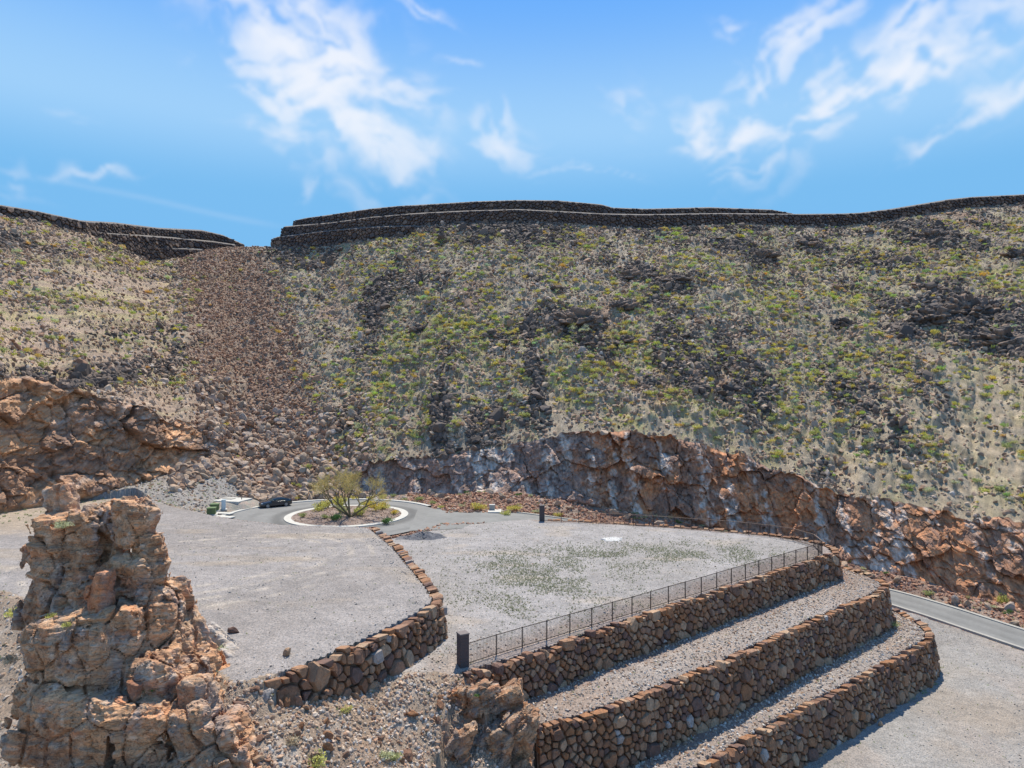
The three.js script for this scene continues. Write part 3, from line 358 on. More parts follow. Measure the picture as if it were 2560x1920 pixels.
// walls along the skyline
{
  const T = (rows, off, extra = 0) => rows.map(([px, ty, by, dd]) => { const d = interpTable(COL, px, [6])[0] + off + (dd || 0), a = atD(px, ty, d), b = atD(px, by, d); return [a.x, d, a.y, b.y - 0.3 - extra]; });
  const far = { size: 1.15, batter: 0.12, mats: darkStoneMats, sides: 6, spread: 0.8, gap: 0.085, jag: 0.08, out: 0.1 };
  const LA = T([[-250, 470, 492], [-100, 497, 519], [0, 514, 539], [98, 530, 556], [208, 554, 582], [228, 556, 584, 1], [293, 559, 588, 3], [400, 572, 596, 4], [508, 577, 603, 4], [560, 589, 608, 4], [612, 613, 617, 4]], 0.2);
  const LB = T([[222, 580, 592], [260, 583, 610], [326, 588, 616, 1], [456, 597, 622, 1.5], [537, 605, 624, 1.5], [590, 613, 622, 1.5]], 0.4);
  const LC = T([[285, 611, 622], [330, 616, 640], [375, 619, 658], [456, 622, 648], [508, 624, 632]], 0.2);
  const CA = T([[733, 552, 572], [760, 546, 566], [819, 538, 560], [921, 523, 546], [989, 516, 540], [1060, 512, 535], [1192, 504, 529], [1294, 501, 526], [1396, 502, 531], [1506, 512, 537], [1534, 520, 538], [1616, 523, 540], [1775, 519, 537], [1933, 525, 539], [1987, 535, 540]], 5.5);
  const CB = T([[704, 574, 594], [708, 567, 593], [819, 558, 580], [921, 544, 569], [1023, 535, 567], [1057, 533, 568, -1], [1158, 528, 560, -2.4], [1294, 524, 558, -2.4], [1396, 529, 561, -2.4], [1506, 535, 567, -2.4], [1616, 537, 573, -2.4], [1806, 534, 566, -2.4], [1990, 536, 567, -2.4], [2109, 535, 568, -2.4], [2154, 533, 564, -2.4], [2228, 524, 553, -2.4], [2318, 509, 535, -2.4], [2378, 499, 524, -2.4], [2437, 493, 520, -2.4], [2560, 487, 512, -2.4], [2750, 476, 500, -2.4], [3000, 460, 486, -2.4]], 2.6);
  const CC = T([[677, 598, 618], [690, 593, 618], [786, 581, 618], [887, 571, 607], [960, 566, 598], [1023, 565, 590], [1056, 566, 572]], 0.2);
  const gl = 'stone walls along the ridge';
  stoneWall({ name: 'ridge_wall', label: 'long dark stone wall along the skyline left of the gap, uppermost tier', group: gl, path: LA, ...far });
  stoneWall({ name: 'ridge_wall', label: 'dark stone wall left of the gap in the ridge, middle tier', group: gl, path: LB, ...far });
  stoneWall({ name: 'ridge_wall', label: 'short dark stone wall left of the gap in the ridge, lowest tier', group: gl, path: LC, ...far });
  stoneWall({ name: 'ridge_wall', label: 'dark stone wall on the skyline right of the gap, uppermost tier', group: gl, path: CA, ...far });
  stoneWall({ name: 'ridge_wall', label: 'longest dark stone wall following the whole ridge right of the gap', group: gl, path: CB, ...far });
  stoneWall({ name: 'ridge_wall', label: 'dark stone wall beside the gap on its right, lowest tier', group: gl, path: CC, ...far });
  // gravel filling behind each ridge wall
  const fill = (P, w) => structure(new THREE.Mesh(gridGeo(P.length, 4, (i, j) => { const a = P[Math.max(0, i - 1)], b = P[Math.min(P.length - 1, i + 1)], tx = b[0] - a[0], td = b[1] - a[1], l = Math.hypot(tx, td), nx = -td / l, nd = tx / l, k = [0.15, 1.1, w, w + 0.3][j]; return [P[i][0] + nx * k, P[i][2] + [-0.1, 0.42, 0.5, -12][j], -(P[i][1] + nd * k)]; }, () => [0.30, 0.26, 0.23], (i, j, p) => [p[0] / 7, p[2] / 7]), M.gravel), 'ridge_terrace');
  fill(LA, 9); fill(LB, 4.2); fill(LC, 3); fill(CA, 10); fill(CB, 4.4); fill(CC, 3.4);
}
// ---------------------------------------------------------------- solid rock masses
function surfaceNets(f, lo, hi, cell, reach = 0.95) {
  const n = [0, 1, 2].map((k) => Math.ceil((hi[k] - lo[k]) / cell) + 1), [nx, ny, nz] = n, B = 4, F = new Float32Array(nx * ny * nz).fill(9);
  for (let z = 0; z < nz; z += B) for (let y = 0; y < ny; y += B) for (let x = 0; x < nx; x += B) {
    const v = f(lo[0] + (x + B / 2) * cell, lo[1] + (y + B / 2) * cell, lo[2] + (z + B / 2) * cell, true), far = Math.abs(v) > B * cell + reach;
    for (let c = z; c < Math.min(z + B, nz); c++) for (let b = y; b < Math.min(y + B, ny); b++) for (let a = x; a < Math.min(x + B, nx); a++) F[(c * ny + b) * nx + a] = far ? v : f(lo[0] + a * cell, lo[1] + b * cell, lo[2] + c * cell, false);
  }
  const id = new Int32Array(nx * ny * nz).fill(-1), P = [], I = [], at = (x, y, z) => (z * ny + y) * nx + x;
  const E = [[0, 1], [0, 2], [0, 4], [1, 3], [1, 5], [2, 3], [2, 6], [3, 7], [4, 5], [4, 6], [5, 7], [6, 7]], O = [...Array(8)].map((_, i) => [i & 1, (i >> 1) & 1, i >> 2]);
  for (let z = 0; z < nz - 1; z++) for (let y = 0; y < ny - 1; y++) for (let x = 0; x < nx - 1; x++) {
    const q0 = at(x, y, z), sg = F[q0] < 0, sl = nx * ny; if (F[q0 + 1] < 0 === sg && F[q0 + nx] < 0 === sg && F[q0 + nx + 1] < 0 === sg && F[q0 + sl] < 0 === sg && F[q0 + sl + 1] < 0 === sg && F[q0 + sl + nx] < 0 === sg && F[q0 + sl + nx + 1] < 0 === sg) continue; const v = O.map(([a, b, c]) => F[at(x + a, y + b, z + c)]);
    let s = [0, 0, 0], k = 0; for (const [a, b] of E) if ((v[a] < 0) !== (v[b] < 0)) { const t = v[a] / (v[a] - v[b]); for (let c = 0; c < 3; c++) s[c] += lerp(O[a][c], O[b][c], t); k++; }
    id[at(x, y, z)] = P.length / 3; P.push(lo[0] + (x + s[0] / k) * cell, lo[1] + (y + s[1] / k) * cell, lo[2] + (z + s[2] / k) * cell);
  }
  const quad = (a, b, c, d, flip) => { if (a < 0 || b < 0 || c < 0 || d < 0) return; if (flip) I.push(a, c, b, a, d, c); else I.push(a, b, c, a, c, d); };
  for (let z = 1; z < nz - 1; z++) for (let y = 1; y < ny - 1; y++) for (let x = 1; x < nx - 1; x++) {
    const v = F[at(x, y, z)] < 0;
    if (v !== F[at(x + 1, y, z)] < 0) quad(id[at(x, y - 1, z - 1)], id[at(x, y, z - 1)], id[at(x, y, z)], id[at(x, y - 1, z)], !v);
    if (v !== F[at(x, y + 1, z)] < 0) quad(id[at(x - 1, y, z - 1)], id[at(x - 1, y, z)], id[at(x, y, z)], id[at(x, y, z - 1)], !v);
    if (v !== F[at(x, y, z + 1)] < 0) quad(id[at(x - 1, y - 1, z)], id[at(x, y - 1, z)], id[at(x, y, z)], id[at(x - 1, y, z)], !v);
  }
  const g = new THREE.BufferGeometry(); g.setAttribute('position', new THREE.Float32BufferAttribute(P, 3)); g.setIndex(I); g.computeVertexNormals(); return g;
}
// lumps: [px, py, depth, half width, half height, half thickness, rounding, tilt, turn]
function rockMass(lumps, cracks, { cell, k = 0.45, lo, hi, strata = 1, dip = 0.15, colour, off = 0, chunk = 1, amp = 1 }) {
  const L = lumps.map(([px, py, d, hx, hy, hz, r, t = 0, yw = 0]) => { const c = atD(px, py, d); return { c, hx: hx - r, hy: hy - r, hz: hz - r, r, ct: Math.cos(t), st: Math.sin(t), cy: Math.cos(yw), sy: Math.sin(yw) }; });
  const K = cracks.map(([a, b, w]) => ({ a: atD(...a), b: atD(...b), w }));
  const f = (x, y, z, coarse) => {
    let s = 9;
    for (const l of L) {
      let ax = x - l.c.x, ay = y - l.c.y, az = z - l.c.z, t = ax * l.ct + ay * l.st; ay = -ax * l.st + ay * l.ct; ax = t; t = ax * l.cy - az * l.sy; az = ax * l.sy + az * l.cy; ax = t;
      const qx = Math.abs(ax) - l.hx, qy = Math.abs(ay) - l.hy, qz = Math.abs(az) - l.hz, mx = Math.max(qx, 0), my = Math.max(qy, 0), mz = Math.max(qz, 0), d = Math.sqrt(mx * mx + my * my + mz * mz) + Math.min(Math.max(qx, qy, qz), 0) - l.r;
      const h = Math.max(k - Math.abs(s - d), 0) / k; s = Math.min(s, d) - h * h * k * 0.25;
    }
    if (coarse) return s; if (Math.abs(s) > 0.95) return s;
    const lay = y + x * dip + 0.45 * fbm(x * 0.3 + off, y * 0.3, z * 0.3, 2), l1 = lay * 1.35, l2 = lay * 4.1 + 0.5 * noise(x * 0.8, 3, z * 0.8), a1 = hash3(Math.floor(l1), 3, 1), f1 = l1 - Math.floor(l1), f2 = l2 - Math.floor(l2);
    const s0 = s; s += strata * (0.20 * (a1 - 0.55) + 0.16 * (0.5 - f1) + 0.1 * (hash3(Math.floor(l2), 5, 2) - 0.5) + 0.07 * (0.5 - f2)) + 0.22 * fbm(x * 0.6, y * 0.6, z * 0.6 + off, 2);
    const wx = x + 0.3 * noise(x * 0.9, y * 0.9, z * 0.9), wz = z + 0.3 * noise(z * 0.9, x * 0.9, y * 0.9), A = 1.7 * chunk, Bq = 0.62;
    worley(wx / A + off, y / (A * 1.5), wz / A); let h1 = W.id * 1e4; s += 0.34 * sm(0.07, 0, W.f2 - W.f1) - 0.34 * (W.id - 0.62) + 0.55 * ((wx / A + off - W.cx) * (hash3(h1, 1, 1) - 0.5) + (y / (A * 1.5) - W.cy) * (hash3(h1, 2, 1) - 0.5) + (wz / A - W.cz) * (hash3(h1, 3, 1) - 0.5));
    worley(wx / Bq + 3, y / Bq, wz / Bq); h1 = W.id * 1e4; s += 0.13 * sm(0.09, 0, W.f2 - W.f1) - 0.1 * (W.id - 0.5) + 0.24 * ((wx / Bq + 3 - W.cx) * (hash3(h1, 1, 1) - 0.5) + (y / Bq - W.cy) * (hash3(h1, 2, 1) - 0.5) + (wz / Bq - W.cz) * (hash3(h1, 3, 1) - 0.5)) + 0.05 * noise(x * 5, y * 6, z * 5);
    s = s0 + (s - s0) * amp;
    for (const c of K) { const ux = c.b.x - c.a.x, uy = c.b.y - c.a.y, uz = c.b.z - c.a.z, t = clamp(((x - c.a.x) * ux + (y - c.a.y) * uy + (z - c.a.z) * uz) / (ux * ux + uy * uy + uz * uz), 0, 1), d = Math.hypot(x - c.a.x - ux * t + 0.12 * noise(y * 1.4, 3), y - c.a.y - uy * t, (z - c.a.z - uz * t) * 0.35) - c.w; s = Math.max(s, -d * 0.9); }
    return s;
  };
  const g = surfaceNets(f, lo, hi, cell), P = g.attributes.position.array, C = new Float32Array(P.length), U = new Float32Array(P.length / 3 * 2);
  for (let i = 0; i < P.length; i += 3) { C.set(colour(P[i], P[i + 1], P[i + 2]), i); U[i / 3 * 2] = (P[i] + P[i + 2] * 0.8) / 3; U[i / 3 * 2 + 1] = (P[i + 1] - P[i + 2] * 0.25) / 3; }
  g.setAttribute('color', new THREE.BufferAttribute(C, 3)); g.setAttribute('uv', new THREE.BufferAttribute(U, 2)); const fl = g.toNonIndexed(); fl.computeVertexNormals(); return fl;
}
const tanRock = (x, y, z) => { const a = fbm(x * 0.5, y * 0.5, z * 0.5, 4), lay = noise((y + x * 0.15 + 0.5 * a) * 3.2, 2, x * 0.2), b = fbm(x * 1.6, y * 1.6, z * 1.6 + 5, 3), v = fbm(x * 0.9 + 9, y * 0.35, z * 0.9, 3); let q = mix3([0.52, 0.285, 0.15], [0.35, 0.185, 0.105], sm(-0.3, 0.3, a)); q = mix3(q, [0.58, 0.37, 0.22], 0.5 * sm(0, 0.6, lay)); q = mix3(q, [0.27, 0.215, 0.185], 0.7 * sm(0.05, 0.4, v + 0.4 * b)); q = mix3(q, [0.46, 0.20, 0.095], 0.55 * sm(0.25, 0.5, b - 0.3 * v)); q = mix3(q, [0.62, 0.47, 0.34], 0.4 * sm(0.25, 0.6, noise(x * 2.7, y * 2.7, z * 2.7 + 3) + 0.3 * a)); return q.map((c) => c * (1.75 + 0.6 * b)); };
{
  const lumps = [
    [186, 1345, 39.4, 1.75, 1.5, 1.5, 0.5, 0.05, 0.2], [245, 1290, 39.8, 0.75, 0.7, 0.9, 0.3, -0.2, 0.3], [336, 1305, 39.3, 0.98, 1.25, 1.1, 0.4, -0.08, -0.3], [332, 1256, 39.3, 0.75, 0.34, 0.8, 0.2, 0.05, 0.2], [380, 1365, 39.6, 0.72, 0.85, 0.9, 0.35, 0, 0.3],
    [265, 1370, 40.4, 1.3, 1.5, 1.0, 0.4], [270, 1440, 39.6, 1.2, 0.9, 1.2, 0.4], [278, 1315, 40.3, 0.8, 1.1, 0.8, 0.3], [112, 1390, 39.9, 0.7, 0.8, 0.8, 0.35, 0.1], [170, 1440, 39.0, 1.35, 1.15, 1.3, 0.45, 0.05, 0.3], [352, 1450, 39.3, 1.15, 1.5, 1.3, 0.5, 0.1, -0.2], [315, 1410, 38.5, 0.55, 0.5, 0.7, 0.3],
    [250, 1510, 39.0, 2.3, 1.5, 1.6, 0.7, 0], [215, 1580, 38.2, 2.3, 1.5, 1.8, 0.8, 0.05], [192, 1640, 36.6, 2.05, 2.1, 1.7, 0.9, 0.06, 0.1], [250, 1625, 36.2, 0.95, 1.6, 0.9, 0.5, 0.05], [150, 1610, 36.5, 1.15, 0.9, 1.2, 0.5, 0.2], [118, 1520, 38.6, 0.95, 1.3, 1.1, 0.4, -0.3], [140, 1470, 39, 1.0, 1.2, 1.2, 0.4, -0.2],
    [318, 1610, 37.4, 1.0, 2.2, 1.2, 0.5, 0.05, 0.2], [385, 1600, 38.6, 0.75, 2.7, 1.0, 0.45, 0.16, -0.2], [430, 1610, 39.6, 0.8, 2.6, 1.2, 0.5, 0.24, 0.2], [478, 1655, 40.4, 0.8, 2.2, 1.3, 0.5, 0.35, -0.3], [420, 1520, 40.4, 1.0, 1.6, 1.3, 0.5, 0.2], [525, 1720, 40.2, 0.9, 1.9, 1.4, 0.5, 0.42],
    [185, 1800, 35.8, 2.2, 2.1, 2.0, 1.0, -0.35, 0.1], [110, 1730, 36.5, 1.2, 1.3, 1.4, 0.7, -0.2], [255, 1850, 35.6, 1.3, 2.6, 1.5, 0.7], [345, 1850, 35.9, 1.35, 2.3, 1.4, 0.6, -0.05, 0.3], [420, 1850, 36.4, 1.1, 2.2, 1.4, 0.6, 0.15], [430, 1735, 38, 1.6, 1.5, 1.6, 0.6, 0.2],
    [490, 1840, 36.2, 1.2, 1.9, 1.5, 0.5, 0.25], [520, 1770, 37.6, 1.0, 1.2, 1.4, 0.4, 0.45], [560, 1845, 36.4, 1.1, 1.1, 1.4, 0.45, 0.5], [608, 1895, 35.8, 0.9, 0.8, 1.2, 0.35, 0.5], [645, 1930, 35.4, 0.8, 0.7, 1.2, 0.35, 0.5], [480, 1920, 36.2, 2.6, 1.6, 2, 0.8], [650, 1925, 37.4, 1.0, 0.6, 1.2, 0.4, 0.3], [330, 1720, 37.3, 2.4, 2, 1.6, 0.8], [330, 1980, 35.5, 3, 2, 2.4, 1], [480, 2010, 36.5, 4.5, 1.6, 3, 1]];
  const cracks = [[[288, 1785, 34.9], [278, 1935, 34.4], 0.238], [[262, 1560, 35.6], [292, 1690, 35.4], 0.224], [[355, 1545, 36.9], [362, 1670, 36.9], 0.154], [[398, 1590, 37.6], [420, 1680, 37.8], 0.182], [[424, 1830, 35.2], [432, 1920, 35.0], 0.140], [[205, 1555, 35.2], [210, 1650, 34.9], 0.112], [[140, 1610, 35.0], [146, 1665, 34.9], 0.098], [[60, 1690, 35.4], [270, 1745, 34.4], 0.126], [[455, 1600, 38.6], [490, 1700, 39], 0.140], [[330, 1500, 37.6], [345, 1600, 36.4], 0.13], [[235, 1300, 38.2], [228, 1400, 37.8], 0.1], [[372, 1330, 38.2], [385, 1440, 38.0], 0.1], [[462, 1750, 36.2], [470, 1900, 34.8], 0.13]];
  const g = rockMass(lumps, cracks, { cell: 0.078, k: 0.3, strata: 0.62, lo: [-28, -2.5, -43.2], hi: [-11.2, 14.2, -32.4], colour: tanRock });
  add(tag(new THREE.Mesh(g, M.pinnacle), 'tall weathered tan rock pinnacle with rounded layered lobes', 'rock formation'), 'rock_pinnacle');
  const own = (name, label, cat, l, cell, colour = tanRock, off = 5) => { const p = atD(l[0][0], l[0][1], l[0][2]), R = 1 + Math.max(...l.map((q) => Math.max(q[3], q[4], q[5]))) + (l.length > 1 ? 2.2 : 0); return add(tag(new THREE.Mesh(rockMass(l, [], { cell, k: 0.25, lo: [p.x - R, p.y - R, p.z - R], hi: [p.x + R, p.y + R, p.z + R], strata: 0.6, colour, off, chunk: 1.4, amp: 0.5 }), M.rock), label, cat), name); };
  own('standing_boulder', 'upright pale boulder perched on the back corner of the rock pinnacle', 'boulder', [[152, 1252, 40.2, 0.72, 0.95, 0.6, 0.25, 0.25], [138, 1275, 40.2, 0.45, 0.7, 0.5, 0.2, 0.3]], 0.08);
  const redRock = (x, y, z) => tanRock(x, y, z).map((c, i) => c * [0.95, 0.72, 0.62][i]);
  own('red_boulder', 'smooth reddish block standing in a notch of the rock pinnacle', 'boulder', [[250, 1470, 37.0, 0.58, 0.95, 0.55, 0.22, -0.06], [252, 1508, 36.9, 0.5, 0.35, 0.5, 0.15, 0.15]], 0.07, redRock);
  own('ledge_boulder', 'angular tan boulder overhanging the lower ledge of the pinnacle', 'boulder', [[492, 1735, 36.6, 0.72, 0.85, 0.65, 0.28, 0.1], [515, 1760, 36.7, 0.45, 0.6, 0.5, 0.2, 0.2]], 0.07);
  own('split_boulder', 'tilted flat boulder beside the dark cleft of the pinnacle', 'boulder', [[335, 1730, 35.6, 0.36, 0.6, 0.4, 0.14, -0.2], [300, 1765, 35.0, 0.42, 0.5, 0.4, 0.14, -0.35]], 0.06, redRock);
  own('pale_outcrop', 'smooth pale rock slab where the pinnacle meets the gravel pad', 'outcrop', [[545, 1600, 44.2, 0.5, 1.2, 1.0, 0.3, 0.85, 0.4], [575, 1640, 43.2, 0.5, 0.8, 0.9, 0.3, 0.8]], 0.1, (x, y, z) => { const b = fbm(x, y, z, 3); return [0.78 + 0.2 * b, 0.66 + 0.18 * b, 0.56 + 0.16 * b]; });
  // outcrop at the end of the middle wall
  const l2 = [[1205, 1745, 45.6, 1.0, 0.9, 1.0, 0.3, 0.1, 0.3], [1275, 1745, 45.6, 0.95, 0.75, 0.9, 0.3, 0.15], [1150, 1735, 46.4, 0.6, 0.7, 0.9, 0.25, 0.3], [1275, 1860, 43.9, 0.75, 1.9, 0.8, 0.4, -0.3, 0.2], [1310, 1830, 44.6, 0.6, 1.5, 0.9, 0.35, -0.2], [1165, 1850, 43.0, 0.6, 1.2, 0.7, 0.35, -0.4, 0.2], [1215, 1880, 44.2, 0.9, 2.0, 0.9, 0.4, -0.3], [1250, 1960, 44, 2.2, 1.8, 1.5, 0.6], [1200, 1790, 45.8, 1.3, 1.4, 1, 0.5, -0.2]];
  const g2 = rockMass(l2, [[[1240, 1740, 45.0], [1258, 1850, 44.2], 0.12], [[1195, 1830, 43.4], [1235, 1930, 43.0], 0.16]], { cell: 0.085, lo: [-6, -9.5, -48.5], hi: [3.2, 1.5, -41], colour: (x, y, z) => { const q = tanRock(x, y, z), b = fbm(x * 1.2, y * 0.5, z * 1.2, 3); return mix3(q.map((c) => c * 0.85), [0.62, 0.44, 0.28], 0.3 * sm(0.1, 0.45, b)); }, dip: -0.6 });
  add(tag(new THREE.Mesh(g2, M.pinnacle), 'tan natural rock outcrop at the end of the stone terrace walls', 'outcrop'), 'rock_outcrop');
}

// ---------------------------------------------------------------- road, kerbs and turning circle
const curveOff = (P, off) => P.map((p, i) => { const a = P[Math.max(0, i - 1)], b = P[Math.min(P.length - 1, i + 1)], l = Math.hypot(b[0] - a[0], b[1] - a[1]); return [p[0] - (b[1] - a[1]) / l * off, p[1] + (b[0] - a[0]) / l * off, p[2]]; });
const roadFine = new THREE.CatmullRomCurve3(ROAD.map(([x, d, h]) => new THREE.Vector3(x, h, -d)), false, 'centripetal').getSpacedPoints(200).map((p) => [p.x, -p.z, p.y]);
const strip = (A, B, up, m, side = 0) => { const P = [], U = [], I = []; A.forEach((a, i) => { const b = B[i]; P.push(a[0], a[2] + up, -a[1], b[0], b[2] + up, -b[1]); U.push(a[0] / 4, a[1] / 4, b[0] / 4, b[1] / 4); if (side) { P.push(a[0], a[2] + up - side, -a[1], b[0], b[2] + up - side, -b[1]); U.push(a[0] / 4, 0, b[0] / 4, 0); } }); const k = side ? 4 : 2; for (let i = 0; i < A.length - 1; i++) { const o = i * k; const q = (a, b, c, d) => I.push(a, b, c, b, d, c); q(o, o + 1, o + k, o + k + 1); if (side) { q(o + 2, o, o + 2 + k, o + k); q(o + 1, o + 3, o + 1 + k, o + 3 + k); } } const g = new THREE.BufferGeometry(); g.setAttribute('position', new THREE.Float32BufferAttribute(P, 3)); g.setAttribute('uv', new THREE.Float32BufferAttribute(U, 2)); g.setIndex(I); const h = g.toNonIndexed(); h.computeVertexNormals(); return new THREE.Mesh(h, m); };
const withWear = (o, f) => { const A = o.geometry.attributes.position.array, C = new Float32Array(A.length); for (let i = 0; i < A.length; i += 3) C.set(f(A[i], -A[i + 2]), i); o.geometry.setAttribute('color', new THREE.BufferAttribute(C, 3)); return o; };
const ringPts = (c, R, n, a0, a1) => [...Array(n + 1)].map((_, i) => { const a = lerp(a0, a1, i / n); return [c[0] + R * Math.cos(a), c[1] + R * Math.sin(a), 0]; });
{
  const asphaltAt = (x, d) => { const r = Math.hypot(x - ISLE[0], d - ISLE[1]), a = fbm(x * 0.3, d * 0.3, 3, 3); const base = 0.235 + 0.035 * a, worn = 0.10 * sm(1.4, 0.2, Math.abs(r - 9.8 - 0.4 * noise(x * 0.2, d * 0.2))) + 0.06 * sm(0.9, 0.1, Math.abs(r - 13.6)) * sm(-0.3, 0.3, a); const k = base - worn; return [k, k * 0.97, k * 0.92]; };
  const P = [], I = [], nr = 26, na = 160; for (let j = 0; j <= nr; j++) for (let i = 0; i <= na; i++) { const a = i / na * Math.PI * 2, r = RO * j / nr; P.push(RING[0] + r * Math.cos(a), 0.01, -(RING[1] + r * Math.sin(a))); } for (let j = 0; j < nr; j++) for (let i = 0; i < na; i++) { const a = j * (na + 1) + i; I.push(a, a + 1, a + na + 1, a + 1, a + na + 2, a + na + 1); }
  const g = new THREE.BufferGeometry(); g.setAttribute('position', new THREE.Float32BufferAttribute(P, 3)); g.setAttribute('uv', new THREE.Float32BufferAttribute(P.flatMap((v, i) => (i % 3 === 0 ? [v / 4, P[i + 2] / 4] : [])), 2)); g.setIndex(I); g.computeVertexNormals();
  const circ = withWear(new THREE.Mesh(g, M.asphalt), asphaltAt); circ.userData.label = 'grey asphalt turning circle round a planted island'; structure(circ, 'turning_circle');
  const flare = roadFine.map((p, i) => { const k = sm(40, 0, i); return 3.1 + 4.5 * k; }), L = roadFine.map((p, i) => curveOff([roadFine[Math.max(0, i - 1)], p, roadFine[Math.min(200, i + 1)]], flare[i])[1]), R = roadFine.map((p, i) => curveOff([roadFine[Math.max(0, i - 1)], p, roadFine[Math.min(200, i + 1)]], -flare[i] - 0.9 * sm(40, 0, i))[1]);
  const seg = []; const Gn = 8; const ribbon = gridGeo(201, Gn + 1, (i, j) => { const a = L[i], b = R[i], t = j / Gn; return [lerp(a[0], b[0], t), lerp(a[2], b[2], t) + 0.016, -lerp(a[1], b[1], t)]; }, null, (i, j, p) => [p[0] / 4, p[2] / 4]);
  const rd = withWear(new THREE.Mesh(ribbon, M.asphalt), (x, d) => { const n = nearest(ROAD, x, d), a = fbm(x * 0.3, d * 0.3, 3, 3), k = 0.24 + 0.035 * a - 0.05 * sm(0.7, 0.1, Math.abs(n.q - 1.2)) * sm(-20, 10, x); return [k, k * 0.97, k * 0.91]; }); rd.userData.label = 'grey asphalt road running down beside the cut cliff'; structure(rd, 'road');
  const kerb = (A, w, up, side, name, label) => { const B = curveOff(A, w); const o = strip(A, B, up, /road$/.test(label) ? M.concreteDull : M.concrete, side); o.userData.label = label; structure(o, name); };
  kerb(L.filter((p, i) => i > 4).map((p) => [p[0], p[1], p[2]]), 0.6, 0.13, 0.3, 'kerb', 'pale concrete kerb on the cliff side of the road');
  kerb(R.filter((p, i) => i > 60).map((p) => [p[0], p[1], p[2]]).reverse(), 0.5, 0.11, 0.3, 'kerb', 'pale concrete kerb on the pad side of the road');
  // outer kerb of the circle, from the cliff side round the back to the gravel pad
  kerb(ringPts(RING, RO, 90, 0.62, Math.PI + 0.55).reverse(), 0.7, 0.14, 0.35, 'kerb', 'pale concrete kerb round the outside of the turning circle');
  kerb(ringPts(ISLE, RI, 120, 0, Math.PI * 2), 1.0, 0.13, 0.3, 'island_kerb', 'broad white concrete kerb ring round the planted island');
  const isle = new THREE.Mesh(gridGeo(41, 41, (i, j) => { const u = (i / 20 - 1), v = (j / 20 - 1), r = Math.max(Math.abs(u), Math.abs(v)), l = Math.hypot(u, v) || 1, k = r / l * (RI - 0.9), x = ISLE[0] + u * k, d = ISLE[1] + v * k; return [x, 0.1 + 0.32 * (1 - r * r) + 0.07 * fbm(x, d, 3, 3), -d]; }, (i, j, p) => { const b = fbm(p[0] * 0.9, p[2] * 0.9, 3, 3); return mix3([0.48, 0.36, 0.30], [0.36, 0.25, 0.20], sm(-0.3, 0.3, b)); }, (i, j, p) => [p[0] / 5, p[2] / 5]), M.gravel); isle.userData.label = 'earth and gravel of the planted island'; structure(isle, 'island_soil');
}
const isleH = (x, d) => { const u = (x - ISLE[0]) / (RI - 0.9), v = (d - ISLE[1]) / (RI - 0.9), r2 = u * u + v * v; return 0.1 + 0.32 * (1 - Math.min(1, r2)); };

// ---------------------------------------------------------------- fence and block pillars
function pillar(x, d, turn, hgt, w, label) {
  const g = new THREE.Group(); g.position.set(x, gh(x, d) - 0.15, -d); g.rotation.y = turn;
  const n = 10, ch = (hgt - 0.1) / n; part(g, 'mortar_core', new THREE.BoxGeometry(w - 0.03, hgt - 0.1, w - 0.03).translate(0, (hgt - 0.1) / 2, 0), M.mortar);
  const geo = new RoundedBoxGeometry(w, ch - 0.016, w, 1, 0.012); for (let i = 0; i < n; i++) part(g, 'block_course', geo, M.block).position.y = (i + 0.5) * ch;
  part(g, 'cap', new RoundedBoxGeometry(w + 0.06, 0.1, w + 0.06, 1, 0.02).translate(0, hgt - 0.04, 0), M.cap);
  tag(g, label, 'pillar', 'block pillars at the fence ends'); add(g, 'block_pillar');
}
pillar(-3.4, 48.95, 0.5, 2.42, 0.66, 'dark brown block pillar where the fence starts above the rock outcrop');
pillar(4.2, 99.2, 0.12, 2.42, 0.66, 'dark brown block pillar at the fence end beside the road');
